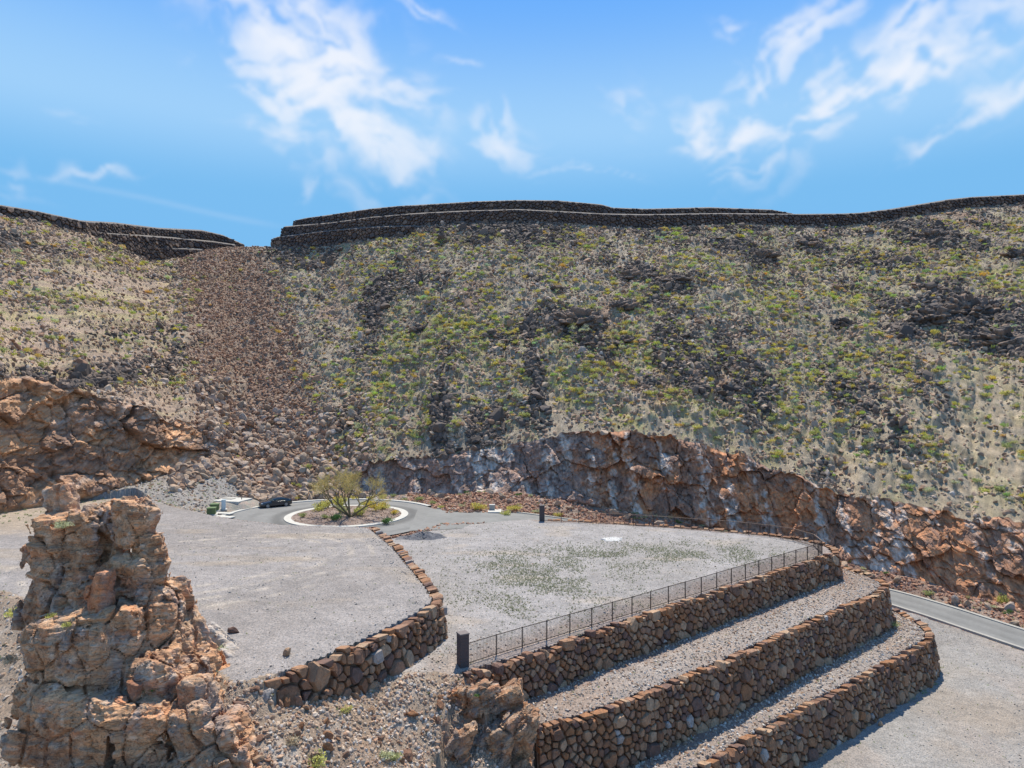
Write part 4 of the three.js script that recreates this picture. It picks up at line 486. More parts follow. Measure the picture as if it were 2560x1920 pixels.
{
  const path = [[-3.0, 49.1], [34.6, 79.9], [35.6, 81.2], [35.6, 83.4], [34.4, 86.6], [32.4, 88.9], [28, 91.6], [21.7, 94.6], [14, 97.2], [4.5, 99.1]];
  const root = new THREE.Group(), pts = []; let left = 0;
  for (let i = 0; i < path.length - 1; i++) { const [ax, ad] = path[i], [bx, bd] = path[i + 1], l = Math.hypot(bx - ax, bd - ad), n = Math.max(1, Math.round(l / 2.44)); for (let k = 0; k < n; k++) pts.push([lerp(ax, bx, k / n), lerp(ad, bd, k / n)]); } pts.push(path[path.length - 1]);
  const post = new THREE.BoxGeometry(0.065, 1.62, 0.065).translate(0, 0.79, 0), railG = new THREE.BoxGeometry(1, 0.045, 0.05), picketG = new THREE.BoxGeometry(0.015, 1.3, 0.015).translate(0, 0.78, 0), extra = [], H = 1.5; let count = 0;
  pts.forEach(([x, d], i) => {
    const y = gh(x, d); if (i > 0 && i < pts.length - 1) { const o = part(root, 'post', post, M.fence); o.position.set(x, y - 0.05, -d); o.rotation.y = i < 20 ? Math.atan2(30.8, 37.6) : 0.5; }
    if (i === pts.length - 1) return; const [bx, bd] = pts[i + 1], l = Math.hypot(bx - x, bd - d), by = gh(bx, bd), a = Math.atan2(bd - d, bx - x);
    for (const h of [H, 0.14]) { const o = part(root, h > 1 ? 'top_rail' : 'bottom_rail', railG, i > 20 ? M.fenceRail : M.fence); o.scale.set(l, i > 20 ? 1.6 : 1, i > 20 ? 1.5 : 1); o.position.set((x + bx) / 2, (y + by) / 2 + h, -(d + bd) / 2); o.rotation.set(0, a, Math.atan2(by - y, l), 'YXZ'); }
    const n = Math.round(l / 0.125); for (let k = 1; k < n; k++) { const t = k / n, X = lerp(x, bx, t), Dd = lerp(d, bd, t), Y = lerp(y, by, t) + 0.04; if (count++ < 300) { const o = part(root, 'picket', picketG, M.fence); o.position.set(X, Y, -Dd); o.rotation.y = a; } else extra.push(picketG.clone().rotateY(a).translate(X, Y, -Dd)); }
  });
  part(root, 'far_pickets', mergeGeometries(extra), M.fence).userData.kind = 'stuff';
  tag(root, 'dark brown metal picket fence round the gravel pad above the walls', 'fence'); add(root, 'metal_fence');
}

// ---------------------------------------------------------------- parked car
{
  const paint = new THREE.MeshPhysicalMaterial({ color: rgb(0.012, 0.018, 0.03), roughness: 0.16, metalness: 0.2, clearcoat: 1, clearcoatRoughness: 0.06 }), glass = new THREE.MeshPhysicalMaterial({ color: rgb(0.02, 0.045, 0.055), roughness: 0.05, metalness: 0, clearcoat: 1 }), rubber = mat({ color: rgb(0.02, 0.02, 0.02) }), alloy = mat({ color: rgb(0.45, 0.45, 0.46), metalness: 0.7, roughness: 0.35 }), chrome = mat({ color: rgb(0.6, 0.6, 0.62), metalness: 0.9, roughness: 0.2 }), lampM = new THREE.MeshPhysicalMaterial({ color: rgb(0.55, 0.58, 0.6), roughness: 0.1, clearcoat: 1 }), red = mat({ color: rgb(0.35, 0.02, 0.015), roughness: 0.3 }), trim = mat({ color: rgb(0.012, 0.012, 0.013), roughness: 0.6 });
  const car = new THREE.Group();
  // stations from nose (x = +2.42) to tail: x, bonnet or boot height, half width
  const st = [[2.42, 0.62, 0.55], [2.36, 0.74, 0.74], [2.2, 0.80, 0.86], [1.9, 0.86, 0.90], [1.5, 0.92, 0.915], [1.1, 0.97, 0.92], [0.8, 1.0, 0.925], [0.2, 1.01, 0.925], [-0.5, 1.02, 0.925], [-1.2, 1.05, 0.92], [-1.6, 1.08, 0.91], [-2.0, 1.10, 0.88], [-2.28, 1.08, 0.82], [-2.40, 0.95, 0.72], [-2.42, 0.6, 0.66]];
  const sec = ([x, t, w]) => { const b = 0.2 + (Math.abs(x) > 2.2 ? 0.08 : 0); return [[0, b], [w * 0.9, b], [w, b + 0.12], [w * 1.0, lerp(b, t, 0.5)], [w * 0.985, lerp(b, t, 0.74)], [w * 0.93, t - 0.05], [w * 0.8, t], [w * 0.4, t + 0.03], [0, t + 0.035]]; };
  const loft = (S, section, flip) => { const rows = S.map((s) => { const p = section(s), f = p.map(([z, y]) => [s[0], y, z]), m = p.slice(0, -1).reverse().map(([z, y]) => [s[0], y, -z]); return [...f, ...m]; }); const n = rows[0].length; const g = gridGeo(n, rows.length, (i, j) => rows[j][i], null, (i, j) => [i, j]); return g; };
  const body = loft(st, sec); const nose = (s, sgn) => { const p = sec(s), sh = new THREE.BufferGeometry(), P = []; const ring = [...p, ...p.slice(0, -1).reverse().map(([z, y]) => [-z, y])].map(([z, y]) => [s[0], y, z]); for (let i = 0; i < ring.length - 1; i++) P.push(s[0], 0.4, 0, ...ring[i], ...ring[i + 1]); sh.setAttribute('position', new THREE.Float32BufferAttribute(P, 3)); sh.computeVertexNormals(); return sh; };
  const bodyMesh = part(car, 'body', body, paint); part(bodyMesh, 'front_panel', nose(st[0]), trim); part(bodyMesh, 'rear_panel', nose(st[st.length - 1]), paint);
  const cab = [[1.02, 0.98, 0.84], [0.62, 1.2, 0.78], [0.28, 1.37, 0.72], [-0.1, 1.425, 0.7], [-0.6, 1.44, 0.69], [-1.05, 1.4, 0.69], [-1.5, 1.27, 0.7], [-1.95, 1.1, 0.74]];
  part(car, 'window_glass', loft(cab, ([x, t, w]) => [[0, 0.9], [0.86, 0.92], [lerp(0.86, w, 0.5), lerp(0.98, t, 0.5)], [w, t - 0.04], [w * 0.7, t], [0, t + 0.02]]), glass);
  part(car, 'roof', loft(cab.slice(2, 7), ([x, t, w]) => [[0, t - 0.06], [w + 0.012, t - 0.07], [w + 0.014, t - 0.03], [w * 0.75, t + 0.012], [0, t + 0.034]]), paint);
  for (const s of [-1, 1]) {
    for (const [x0, y0, x1, y1] of [[0.98, 0.98, 0.28, 1.36], [-0.28, 1.0, -0.3, 1.4], [-1.9, 1.08, -1.3, 1.32]]) { const l = Math.hypot(x1 - x0, y1 - y0), b = part(car, 'window_pillar', new THREE.BoxGeometry(l, 0.07, 0.03), paint); b.position.set((x0 + x1) / 2, (y0 + y1) / 2, s * 0.795); b.rotation.set(s * -0.3, 0, Math.atan2(y1 - y0, x1 - x0)); }
    for (const x of [0.35, -0.75]) { const dr = part(car, 'door', new RoundedBoxGeometry(1.04, 0.62, 0.03, 2, 0.012), paint); dr.position.set(x - 0.06, 0.66, s * 0.925); part(dr, 'handle', new THREE.BoxGeometry(0.18, 0.03, 0.03).translate(-0.35, 0.18, s * 0.025), chrome); }
    const mir = part(car, 'mirror', new RoundedBoxGeometry(0.16, 0.13, 0.2, 2, 0.04), paint); mir.position.set(0.72, 1.05, s * 1.0);
    const hl = part(car, 'headlight', new RoundedBoxGeometry(0.3, 0.11, 0.36, 2, 0.04), lampM); hl.position.set(2.24, 0.72, s * 0.62); hl.rotation.y = s * 0.42;
    const tl = part(car, 'tail_light', new RoundedBoxGeometry(0.14, 0.15, 0.36, 2, 0.04), red); tl.position.set(-2.33, 0.93, s * 0.6); tl.rotation.y = s * -0.3;
    for (const x of [1.45, -1.4]) {
      const w = new THREE.Group(); w.name = 'wheel'; w.position.set(x, 0.335, s * 0.88); car.add(w);
      part(w, 'tyre', new THREE.TorusGeometry(0.255, 0.085, 10, 28), rubber); const rim = [new THREE.CylinderGeometry(0.07, 0.07, 0.2, 12).rotateX(Math.PI / 2)]; for (let k = 0; k < 7; k++) rim.push(new THREE.BoxGeometry(0.055, 0.22, 0.04).translate(0, 0.13, s * 0.075).rotateZ(k * 2 * Math.PI / 7)); rim.push(new THREE.TorusGeometry(0.225, 0.022, 6, 24).translate(0, 0, s * 0.085)); part(w, 'rim', mergeGeometries(rim.map((q) => (q.index ? q.toNonIndexed() : q))), alloy); part(w, 'wheel_arch', new THREE.CylinderGeometry(0.37, 0.37, 0.1, 24).rotateX(Math.PI / 2).translate(0, 0.02, s * 0.035), trim);
    }
  }
  part(car, 'grille', new RoundedBoxGeometry(0.06, 0.16, 0.9, 2, 0.02).translate(2.4, 0.62, 0), trim); part(car, 'bumper_trim', new RoundedBoxGeometry(0.05, 0.03, 1.0, 1, 0.01).translate(2.42, 0.56, 0), chrome);
  car.position.set(-37.1, 0.012, -110.9); car.rotation.y = Math.atan2(-(-0.62) * -1, -0.78) + 0; car.rotation.y = Math.PI + 0.62;
  tag(car, 'black four-door saloon car parked at the kerb of the turning circle', 'car'); add(car, 'parked_car');
}

// ---------------------------------------------------------------- utility boxes beside the circle
{
  const green = mat({ color: rgb(0.085, 0.125, 0.045), roughness: 0.6 }), greenTop = mat({ color: rgb(0.10, 0.15, 0.055), roughness: 0.6 }), grey = mat({ color: rgb(0.52, 0.58, 0.60), roughness: 0.5 }), dk = mat({ color: rgb(0.1, 0.1, 0.09) });
  const box = (px, py, h, w, hh, dd, turn, label) => { const p = atH(px, py, h), g = new THREE.Group(); g.position.copy(p); g.rotation.y = turn; part(g, 'pad', new RoundedBoxGeometry(w + 0.5, 0.2, dd + 0.5, 1, 0.02).translate(0, -0.03, 0), M.concrete); part(g, 'body', new RoundedBoxGeometry(w, hh * 0.86, dd, 2, 0.03).translate(0, 0.07 + hh * 0.43, 0), green); const lid = part(g, 'lid', new RoundedBoxGeometry(w + 0.08, hh * 0.16, dd + 0.08, 2, 0.04).translate(0, 0.07 + hh * 0.92, 0), greenTop); part(lid, 'lock', new THREE.BoxGeometry(0.08, 0.14, 0.04).translate(0, hh * 0.7, dd / 2 + 0.05), dk); part(g, 'door_seam', new THREE.BoxGeometry(0.02, hh * 0.8, 0.02).translate(0, 0.07 + hh * 0.42, dd / 2 + 0.004), dk); tag(g, label, 'utility box'); add(g, 'transformer_box'); };
  box(529, 1286, 0.3, 1.15, 0.95, 1.1, 0.25, 'green metal transformer box nearest the gravel pad edge'); box(537, 1276, 0.35, 1.15, 0.95, 1.1, 0.25, 'green metal transformer box half hidden behind another green box');
  { const g = new THREE.Group(); g.position.copy(atH(559, 1274, 0.35)); g.rotation.y = 0.3; part(g, 'pad', new RoundedBoxGeometry(1.0, 0.2, 0.9, 1, 0.02), M.concrete); part(g, 'body', new RoundedBoxGeometry(0.6, 1.35, 0.5, 2, 0.03).translate(0, 0.75, 0), grey); part(g, 'door', new RoundedBoxGeometry(0.5, 1.15, 0.03, 1, 0.01).translate(0, 0.76, 0.255), grey); part(g, 'hood', new RoundedBoxGeometry(0.66, 0.1, 0.58, 1, 0.03).translate(0, 1.45, 0), grey); tag(g, 'tall pale grey utility cabinet beside the green boxes', 'utility box'); add(g, 'utility_cabinet'); }
  { const c = atH(582, 1251, 1.0), g = new THREE.Group(); g.position.copy(c); g.rotation.y = -0.25; const sl = part(g, 'slab', new RoundedBoxGeometry(4.6, 0.34, 3.6, 1, 0.03), M.concrete); part(sl, 'edge_beam', new THREE.BoxGeometry(4.5, 1.0, 3.5).translate(0, -0.6, 0), M.concreteDull); part(g, 'hatch', new RoundedBoxGeometry(1.7, 0.1, 1.1, 1, 0.02).translate(-0.9, 0.21, -0.3), M.concreteDull); part(g, 'vent', new THREE.CylinderGeometry(0.07, 0.07, 0.4, 10).translate(1.3, 0.36, -0.4), dk); tag(g, 'pale concrete vault slab set in a gravel mound behind the kerb', 'concrete slab'); add(g, 'vault_slab'); const mound = new THREE.Mesh(gridGeo(41, 41, (i, j) => { const u = (i / 20 - 1) * 5.2, v = (j / 20 - 1) * 4.6, r = Math.max(0, Math.hypot(Math.max(0, Math.abs(u) - 2.0), Math.max(0, Math.abs(v) - 1.5))), x = c.x + u, d = -c.z + v; return [x, Math.max(gh(x, d) - 0.05, lerp(c.y + 0.02, gh(x, d) - 0.25, sm(0, 2.8, r)) + 0.04 * noise(x * 3, d * 3)), -d]; }, (i, j, p) => [0.55 + 0.08 * noise(p[0] * 2, p[2] * 2), 0.47, 0.39], (i, j, p) => [p[0] / 5, p[2] / 5]), M.gravel); structure(mound, 'gravel_mound'); }
  for (const [px, py, h, w, d2, turn, label] of [[556, 1283, 0.2, 3.4, 1.1, -0.3, 'short concrete apron from the kerb to the grey cabinet'], [556, 1292, 0.18, 3.6, 1.2, -0.3, 'short concrete apron from the kerb to the green boxes']]) { const o = new THREE.Mesh(new RoundedBoxGeometry(w, 0.16, d2, 1, 0.02), M.concrete); const p = atH(px, py, h); o.position.copy(p); o.rotation.y = turn; add(tag(o, label, 'concrete apron'), 'concrete_apron'); }
  { const p = xdH(1232, 1279, -0.2), g = new THREE.Group(), y = gh(p[0], p[1]); g.position.set(p[0], y, -p[1]); part(g, 'apron', new RoundedBoxGeometry(2.0, 0.16, 2.6, 1, 0.02).translate(0.3, 0.06, 0.6), M.concrete); part(g, 'body', new RoundedBoxGeometry(0.8, 0.75, 0.6, 2, 0.04).translate(-0.1, 0.5, 0), M.concreteDull); part(g, 'lid', new RoundedBoxGeometry(0.9, 0.1, 0.7, 1, 0.03).translate(-0.1, 0.9, 0), M.concrete); tag(g, 'small pale utility pedestal on a concrete apron below the cut cliff', 'utility box'); add(g, 'utility_pedestal'); }
}

// ---------------------------------------------------------------- loose rock
function rockGeo(detail, s, flat = 0.7) {
  const g = new THREE.IcosahedronGeometry(1, detail), A = g.attributes.position.array, planes = [...Array(7)].map((_, i) => { const v = new THREE.Vector3(hash3(s, i, 1) - 0.5, hash3(s, i, 2) - 0.5, hash3(s, i, 3) - 0.5).normalize(); return [v, 0.62 + 0.28 * hash3(s, i, 4)]; }), v = new THREE.Vector3();
  for (let i = 0; i < A.length; i += 3) { v.set(A[i], A[i + 1], A[i + 2]); for (const [n, k] of planes) { const d = v.dot(n); if (d > k) v.addScaledVector(n, k - d); } const j = 1 + 0.16 * noise(v.x * 2 + s * 7, v.y * 2, v.z * 2); A[i] = v.x * j; A[i + 1] = v.y * j * flat; A[i + 2] = v.z * j * 0.9; }
  g.computeVertexNormals(); return g;
}
const stoneBits = [1, 2, 3, 4].map((s) => rockGeo(1, s)), chips = [5, 6, 7].map((s) => rockGeo(0, s));
const brownTint = () => { const k = rr(0.75, 1.25), t = rnd(); return mix3([0.34, 0.22, 0.145], t < 0.5 ? [0.44, 0.33, 0.235] : t < 0.8 ? [0.28, 0.155, 0.095] : [0.42, 0.36, 0.31], rnd()).map((c) => c * k); };
const darkTint = () => { const k = rr(0.7, 1.4); return mix3([0.075, 0.06, 0.053], [0.19, 0.135, 0.10], rnd()).map((c) => c * k); };
const greyTint = () => { const k = rr(0.75, 1.3); return mix3([0.43, 0.395, 0.355], [0.36, 0.28, 0.215], rnd()).map((c) => c * k); };
function scatterTo(name, geos, list, label, category) { const by = geos.map(() => []); list.forEach((e, i) => by[i % geos.length].push(e)); by.forEach((l, i) => l.length && instanced(name, geos[i], M.loose, l, label, category)); }
reseed(77);
{ // hillside rubble
  const dk = [], br = [];
  for (let i = 0; i < 200000 && dk.length + br.length < 105000; i++) {
    const px = rr(-60, 2620), v = rnd() ** 1.0, p = hillPoint(px, v), ch = chuteMask(px, v), d1 = clamp(patch(dark, p) + 0.4 * sm(0.05, 0.5, fbm(p.x * 0.16, p.y * 0.16, 12, 4)) + 0.3 * sm(0.5, 0.95, v) * sm(-0.3, 0.3, fbm(p.x * 0.3, p.y * 0.3, 52, 3)), 0, 1) * (1 - ch), keep = (0.26 + 0.7 * Math.max(d1, ch * 0.95)) * (1 - 0.72 * patch(bare, p));
    if (rnd() > keep) continue;
    let s = 0.14 + 0.34 * rnd() ** 2.2 + 0.6 * d1 * rnd() ** 2.2; if (rnd() < 0.015) s *= 2; if (ch > 0.5) s = 0.13 + 0.3 * rnd() ** 2;
    p.y += s * 0.1; const e = { p, s: [s * rr(0.8, 1.4), s * rr(0.6, 1), s], q: rndQuat() };
    if (d1 > 0.25 && rnd() < 0.45 + 0.55 * d1) { e.c = darkTint(); dk.push(e); } else { e.c = brownTint(); if (ch > 0.4) e.c = e.c.map((c, i) => c * [0.86, 0.74, 0.68][i]); br.push(e); }
  }
  scatterTo('dark_rubble', stoneBits, dk, 'dark broken rock strewn in streaks over the hillside', 'rubble'); scatterTo('brown_rubble', stoneBits, br, 'brown loose rock strewn over the hillside and the chute', 'rubble');
  // boulders at the foot of the chute
  const bl = [];
  for (let i = 0; i < 6000 && bl.length < 2600; i++) { const px = rr(430, 930); let p; if (rnd() < 0.6) { const v = rnd() ** 1.4 * 0.24; if (chuteMask(px, v) < 0.5 && px < 800) continue; p = hillPoint(px, v); } else { const b = baseAt((px - 1280) / FOC * 119, 119), d = b.d - rr(0, 5) - (px < 640 ? rr(0, 4) : 0), x = (px - 1280) / FOC * d; if (Math.hypot(x - RING[0], d - RING[1]) < RO + 1.6) continue; const zn = ground(x, d); if (zn[1] !== 6) continue; p = new THREE.Vector3(x, zn[0], -d); } const s = 0.22 + 0.8 * rnd() ** 2.4; p.y += s * 0.25; bl.push({ p, s: [s * rr(0.9, 1.35), s * rr(0.65, 1), s], q: rndQuat(), c: brownTint().map((c) => c * 0.92), size: s }); }
  bl.sort((a, b) => b.size - a.size);
  const mats = [...Array(6)].map(() => { const c = brownTint(); return mat({ color: rgb(c[0] * 1.45, c[1] * 1.45, c[2] * 1.45), map: rockTex, bumpMap: rockBump, bumpScale: 0.05 }); });
  bl.slice(0, 240).forEach((e, rank) => { const o = new THREE.Mesh(pick(stoneBits), pick(mats)); o.position.copy(e.p); o.quaternion.copy(e.q); o.scale.set(...e.s); add(tag(o, (rank < 50 ? 'very large' : rank < 130 ? 'middling' : 'smaller') + ' brown boulder lying in the heap ' + (e.p.x < -45 ? 'between the left cliff and the parked car' : e.p.x < -30 ? 'straight behind the parked car' : 'behind the turning circle and its tree'), 'boulder', 'boulders heaped at the foot of the chute'), 'boulder'); });
  scatterTo('boulder_heap', stoneBits, bl.slice(240), 'smaller brown boulders heaped at the foot of the rubble chute', 'rubble');
  // rubble on slopes, terraces and pads
  const L1 = [], L2 = [], big = [];
  const put = (n, zone, x0, x1, d0, d1, size, tint, prob) => { for (let i = 0, k = 0; i < n * 12 && k < n; i++) { const x = rr(x0, x1), d = rr(d0, d1), g = ground(x, d); if (g[1] !== zone || d > baseAt(x, d).d) continue; if (prob && rnd() > prob(x, d)) continue; k++; const s = size(); L1.push({ p: new THREE.Vector3(x, g[0] + s * 0.2, -d), s: [s * rr(0.8, 1.4), s * rr(0.6, 1), s], q: rndQuat(), c: tint() }); } };
  put(10000, 4, -17, 2, 34, 48, () => 0.04 + 0.13 * rnd() ** 2.5, () => (rnd() < 0.3 ? greyTint().map((c) => c * 1.1) : brownTint().map((c) => c * 1.15)));
  put(4000, 4, -45, -17, 33, 60, () => 0.05 + 0.14 * rnd() ** 2.5, () => (rnd() < 0.5 ? greyTint() : brownTint()));
  put(7000, 2, -2, 42, 44, 88, () => 0.04 + 0.10 * rnd() ** 3, () => (rnd() < 0.55 ? greyTint().map((c) => c * 1.1) : brownTint()));
  put(7000, 3, 0, 46, 40, 88, () => 0.04 + 0.12 * rnd() ** 3, () => (rnd() < 0.6 ? greyTint().map((c) => c * 1.15) : brownTint()));
  put(3500, 1, -12, 37, 46, 88, () => 0.03 + 0.07 * rnd() ** 3, () => (rnd() < 0.6 ? greyTint() : brownTint()), (x, d) => 0.12 + sm(4, 0.5, nearest(line1, x, d).q) + sm(9, 1, Math.hypot(x + 6, d - 48)));
  put(2500, 0, -45, -5, 38, 90, () => 0.03 + 0.06 * rnd() ** 3, greyTint, (x, d) => 0.15 + sm(2.5, 0.5, nearest(lineL, x, d).q));
  put(2200, 5, 22, 62, 48, 92, () => 0.03 + 0.07 * rnd() ** 3, greyTint);
  const rust = () => brownTint().map((c, i) => c * [1.05, 0.82, 0.74][i]);
  put(9000, 6, -18, 72, 84, 124, () => 0.07 + 0.28 * rnd() ** 3, rust);
  put(2500, 6, -66, -18, 96, 128, () => 0.06 + 0.22 * rnd() ** 3, () => (rnd() < 0.5 ? greyTint() : brownTint()));
  scatterTo('loose_gravel', [...chips, ...stoneBits.slice(0, 2)], L1, 'loose stones lying over the slopes, terraces and pads', 'gravel');
  const isl = []; for (let i = 0; i < 900; i++) { const a = rr(0, 6.28), r = Math.sqrt(rnd()) * 7.7, x = ISLE[0] + r * Math.cos(a), d = ISLE[1] + r * Math.sin(a), s = 0.05 + 0.12 * rnd() ** 2; isl.push({ p: new THREE.Vector3(x, isleH(x, d) + 0.02, -d), s, q: rndQuat(), c: brownTint() }); } scatterTo('island_gravel', chips, isl, 'loose stones on the planted island', 'gravel');
  // larger single stones
  const solo = (px, py, h, s, label, group) => { const [x, d] = xdH(px, py, h), o = new THREE.Mesh(pick(stoneBits), pick(stoneMats.slice(0, 9))); o.position.set(x, gh(x, d) + s * 0.25, -d); o.quaternion.copy(rndQuat()); o.scale.set(s * rr(1, 1.3), s * rr(0.7, 0.95), s); add(tag(o, label, 'stone', group), 'loose_stone'); };
  solo(716, 1645, 2.6, 0.42, 'single brown stone lying on the gravel pad above the boulder wall'); solo(584, 1585, 2.7, 0.38, 'brown stone beside the pale rock slab on the gravel pad'); solo(2202, 1815, -11.4, 0.3, 'lone dark stone on the lower gravel pad in front of the wall');
  for (let i = 0; i < 110; i++) { const x = rr(-15, -2), d = rr(35, 46); if (ground(x, d)[1] !== 4) continue; const o = new THREE.Mesh(pick(stoneBits), pick(stoneMats)); const s = 0.13 + 0.3 * rnd() ** 2; o.position.set(x, gh(x, d) + s * 0.2, -d); o.quaternion.copy(rndQuat()); o.scale.set(s * 1.3, s * 0.8, s); add(tag(o, 'fist to head sized stone on the rubble slope below the boulder wall', 'stone', 'stones on the rubble slope'), 'loose_stone'); }
  for (let i = 0; i < 70; i++) { const px = rr(1000, 2540), b = baseAt((px - 1280) / FOC * 110, 110), d = b.d - rr(0.5, 4.5), x = (px - 1280) / FOC * d; if (ground(x, d)[1] !== 6) continue; const o = new THREE.Mesh(pick(stoneBits), pick(mats)), s = rr(0.3, 0.8); o.position.set(x, gh(x, d) + s * 0.3, -d); o.quaternion.copy(rndQuat()); o.scale.set(s * 1.3, s * 0.9, s); add(tag(o, 'fallen block lying against the foot of the rust coloured cliff', 'boulder', 'fallen blocks at the cliff foot'), 'fallen_block'); }
}
{ // dark outcrops standing out of the hillside
  const spots = [[1398, 725, 1.9], [1440, 800, 3.6], [1560, 770, 2.8], [1590, 690, 2.4], [1680, 705, 2.6], [2420, 775, 4.2], [2330, 800, 2.8], [2030, 618, 2.4], [1890, 630, 2.6], [2340, 590, 3.2], [1240, 840, 2.2], [2500, 850, 3], [1570, 850, 1.6], [1480, 860, 1.8], [2540, 640, 2.2], [2120, 810, 2.2], [1060, 820, 1.8]];
  spots.forEach(([px, py, s], k) => { const { p } = hillAt(px, py), g = mergeVertices(new THREE.IcosahedronGeometry(1, 20).deleteAttribute('uv').deleteAttribute('normal')), A = g.attributes.position.array, C = new Float32Array(A.length), U = new Float32Array(A.length / 3 * 2); for (let i = 0; i < A.length; i += 3) { let [x, y, z] = [A[i], A[i + 1], A[i + 2]]; worley(x * 1.7 + k * 9, y * 2.4, z * 1.7); const id0 = W.id * 1e4, fc = (x * 1.7 + k * 9 - W.cx) * (hash3(id0, 1, 1) - 0.5) + (y * 2.4 - W.cy) * (hash3(id0, 2, 1) - 0.5); let j = 1 + 0.5 * (W.id - 0.5) + 0.7 * fc - 0.25 * sm(0.12, 0, W.f2 - W.f1); worley(x * 5 + k * 3, y * 5, z * 5); j += 0.16 * (W.id - 0.5) - 0.1 * sm(0.15, 0, W.f2 - W.f1) + 0.2 * fbm(x * 2 + k, y * 2, z * 2, 3); A[i] = x * j * s * 1.8; A[i + 1] = y * j * s * 0.95; A[i + 2] = z * j * s * 1.1; const b = fbm(x * 3 + k, y * 3, z * 3, 3); C.set(mix3([0.27, 0.185, 0.135], [0.12, 0.095, 0.082], sm(-0.3, 0.3, b)).map((c) => c * 1.5), i); U.set([A[i] / 3, A[i + 1] / 3], i / 3 * 2); } g.setAttribute('color', new THREE.BufferAttribute(C, 3)); g.setAttribute('uv', new THREE.BufferAttribute(U, 2)); g.computeVertexNormals(); const o = new THREE.Mesh(g, M.rock); o.position.copy(p); o.position.y -= s * 0.3; o.position.z -= s * 0.35; o.rotation.y = rr(-0.5, 0.5); add(tag(o, 'dark craggy rock outcrop jutting from the scrubby hillside', 'outcrop', 'dark outcrops on the hillside'), 'hill_outcrop'); });
}
{ // heap of dark gravel and patch of white gravel on the pad
  const [x, d] = xdH(1055, 1344, 0), geo = gridGeo(41, 25, (i, j) => { const u = i / 20 - 1, v = j / 12 - 1, r = Math.hypot(u, v), X = u * 3.2, D = v * 1.5; return [X, Math.max(-0.06, 1.0 * sm(1, 0, r + 0.25 * fbm(X, D, 2, 2)) * (0.75 + 0.4 * u) + 0.1 * fbm(X * 3, D * 3, 3, 2) * sm(1, 0.6, r)), -D]; }, (i, j, p) => { const b = noise(p[0] * 4, p[2] * 4, 2); return [0.26 + 0.06 * b, 0.25 + 0.06 * b, 0.26 + 0.06 * b]; }, (i, j, p) => [p[0] / 5, p[2] / 5]);
  const pile = new THREE.Group(); pile.position.set(x, gh(x, d), -d); part(pile, 'heap', geo, M.gravel); const bits = []; for (let i = 0; i < 260; i++) { const a = rr(0, 6.28), r = Math.sqrt(rnd()); const g = pick(chips).clone(); const s = rr(0.05, 0.14); g.scale(s, s, s).rotateY(rr(0, 6)).translate(r * Math.cos(a) * 2.9, 1.0 * sm(1, 0, r) * (0.75 + 0.4 * r * Math.cos(a)) + 0.02, r * Math.sin(a) * 1.4); bits.push(g); } part(pile, 'stones', mergeGeometries(bits), mat({ color: rgb(0.17, 0.165, 0.17) })).userData.kind = 'stuff'; tag(pile, 'low heap of dark grey gravel where the pad meets the road', 'gravel heap'); add(pile, 'gravel_heap');
  const [wx, wd] = xdH(1530, 1349, 0), wp = new THREE.Mesh(gridGeo(41, 25, (i, j) => { const u = i / 20 - 1, v = j / 12 - 1, m = Math.max(Math.abs(u), Math.abs(v)), l = Math.hypot(u, v) || 1, k = m / l * (1 + 0.35 * noise(Math.atan2(v, u) * 2.2, 5) + 0.15 * noise(Math.atan2(v, u) * 6, 2)), X = u * k * 1.35, D = v * k * 1.1; return [X, m > 0.97 ? -0.06 : 0.05 + 0.04 * noise(X * 2, D * 2), -D]; }, null, (i, j, p) => [p[0] / 5, p[2] / 5]), mat({ color: rgb(1, 0.97, 0.93), map: gravelTex, bumpMap: gravelBump, bumpScale: 0.06 })); wp.position.set(wx, gh(wx, wd), -wd); wp.userData.label = 'patch of spilled white material on the fenced pad'; structure(wp, 'white_patch');
}

// ---------------------------------------------------------------- plants
const leafy = (o) => new THREE.MeshPhysicalMaterial({ roughness: 1, transmission: 0.25, thickness: 0, side: THREE.DoubleSide, ...o });
function shrubGeo(n, s, leaf, hgt, droop = 0.5) {   // dome of small leaf faces on thin stems
  reseed(s); const P = [], v = new THREE.Vector3(), a = new THREE.Vector3(), b = new THREE.Vector3(), lobes = [...Array(6)].map(() => [rr(-0.5, 0.5), rr(0.25, 0.75) * hgt, rr(-0.5, 0.5), rr(0.3, 0.55)]);
  for (let i = 0; i < n; i++) { const l = lobes[i % 6]; v.set(rr(-1, 1), rr(-1, 1), rr(-1, 1)).normalize().multiplyScalar(l[3] * rnd() ** 0.4); v.y = Math.abs(v.y) * hgt * 1.1 - 0.1 * rnd(); v.add(a.set(l[0], l[1] * 0.6, l[2])); const q = leaf * rr(0.6, 1.5); a.set(rr(-1, 1), rr(-0.2, 1.2), rr(-1, 1)).normalize().multiplyScalar(q); b.set(rr(-1, 1), rr(-1, 1), rr(-1, 1)).cross(a).normalize().multiplyScalar(q * 0.4); P.push(v.x - b.x, v.y - b.y, v.z - b.z, v.x + b.x, v.y + b.y, v.z + b.z, v.x + a.x, v.y + a.y, v.z + a.z); }
  for (let i = 0; i < 10; i++) { const t = rr(0, 6.28), r = rr(0.3, 0.8); P.push(0.03, 0, 0, -0.03, 0, 0.02, r * Math.cos(t), hgt * rr(0.4, 0.9), r * Math.sin(t)); }
  const g = new THREE.BufferGeometry(); g.setAttribute('position', new THREE.Float32BufferAttribute(P, 3)); g.computeVertexNormals(); return g;
}
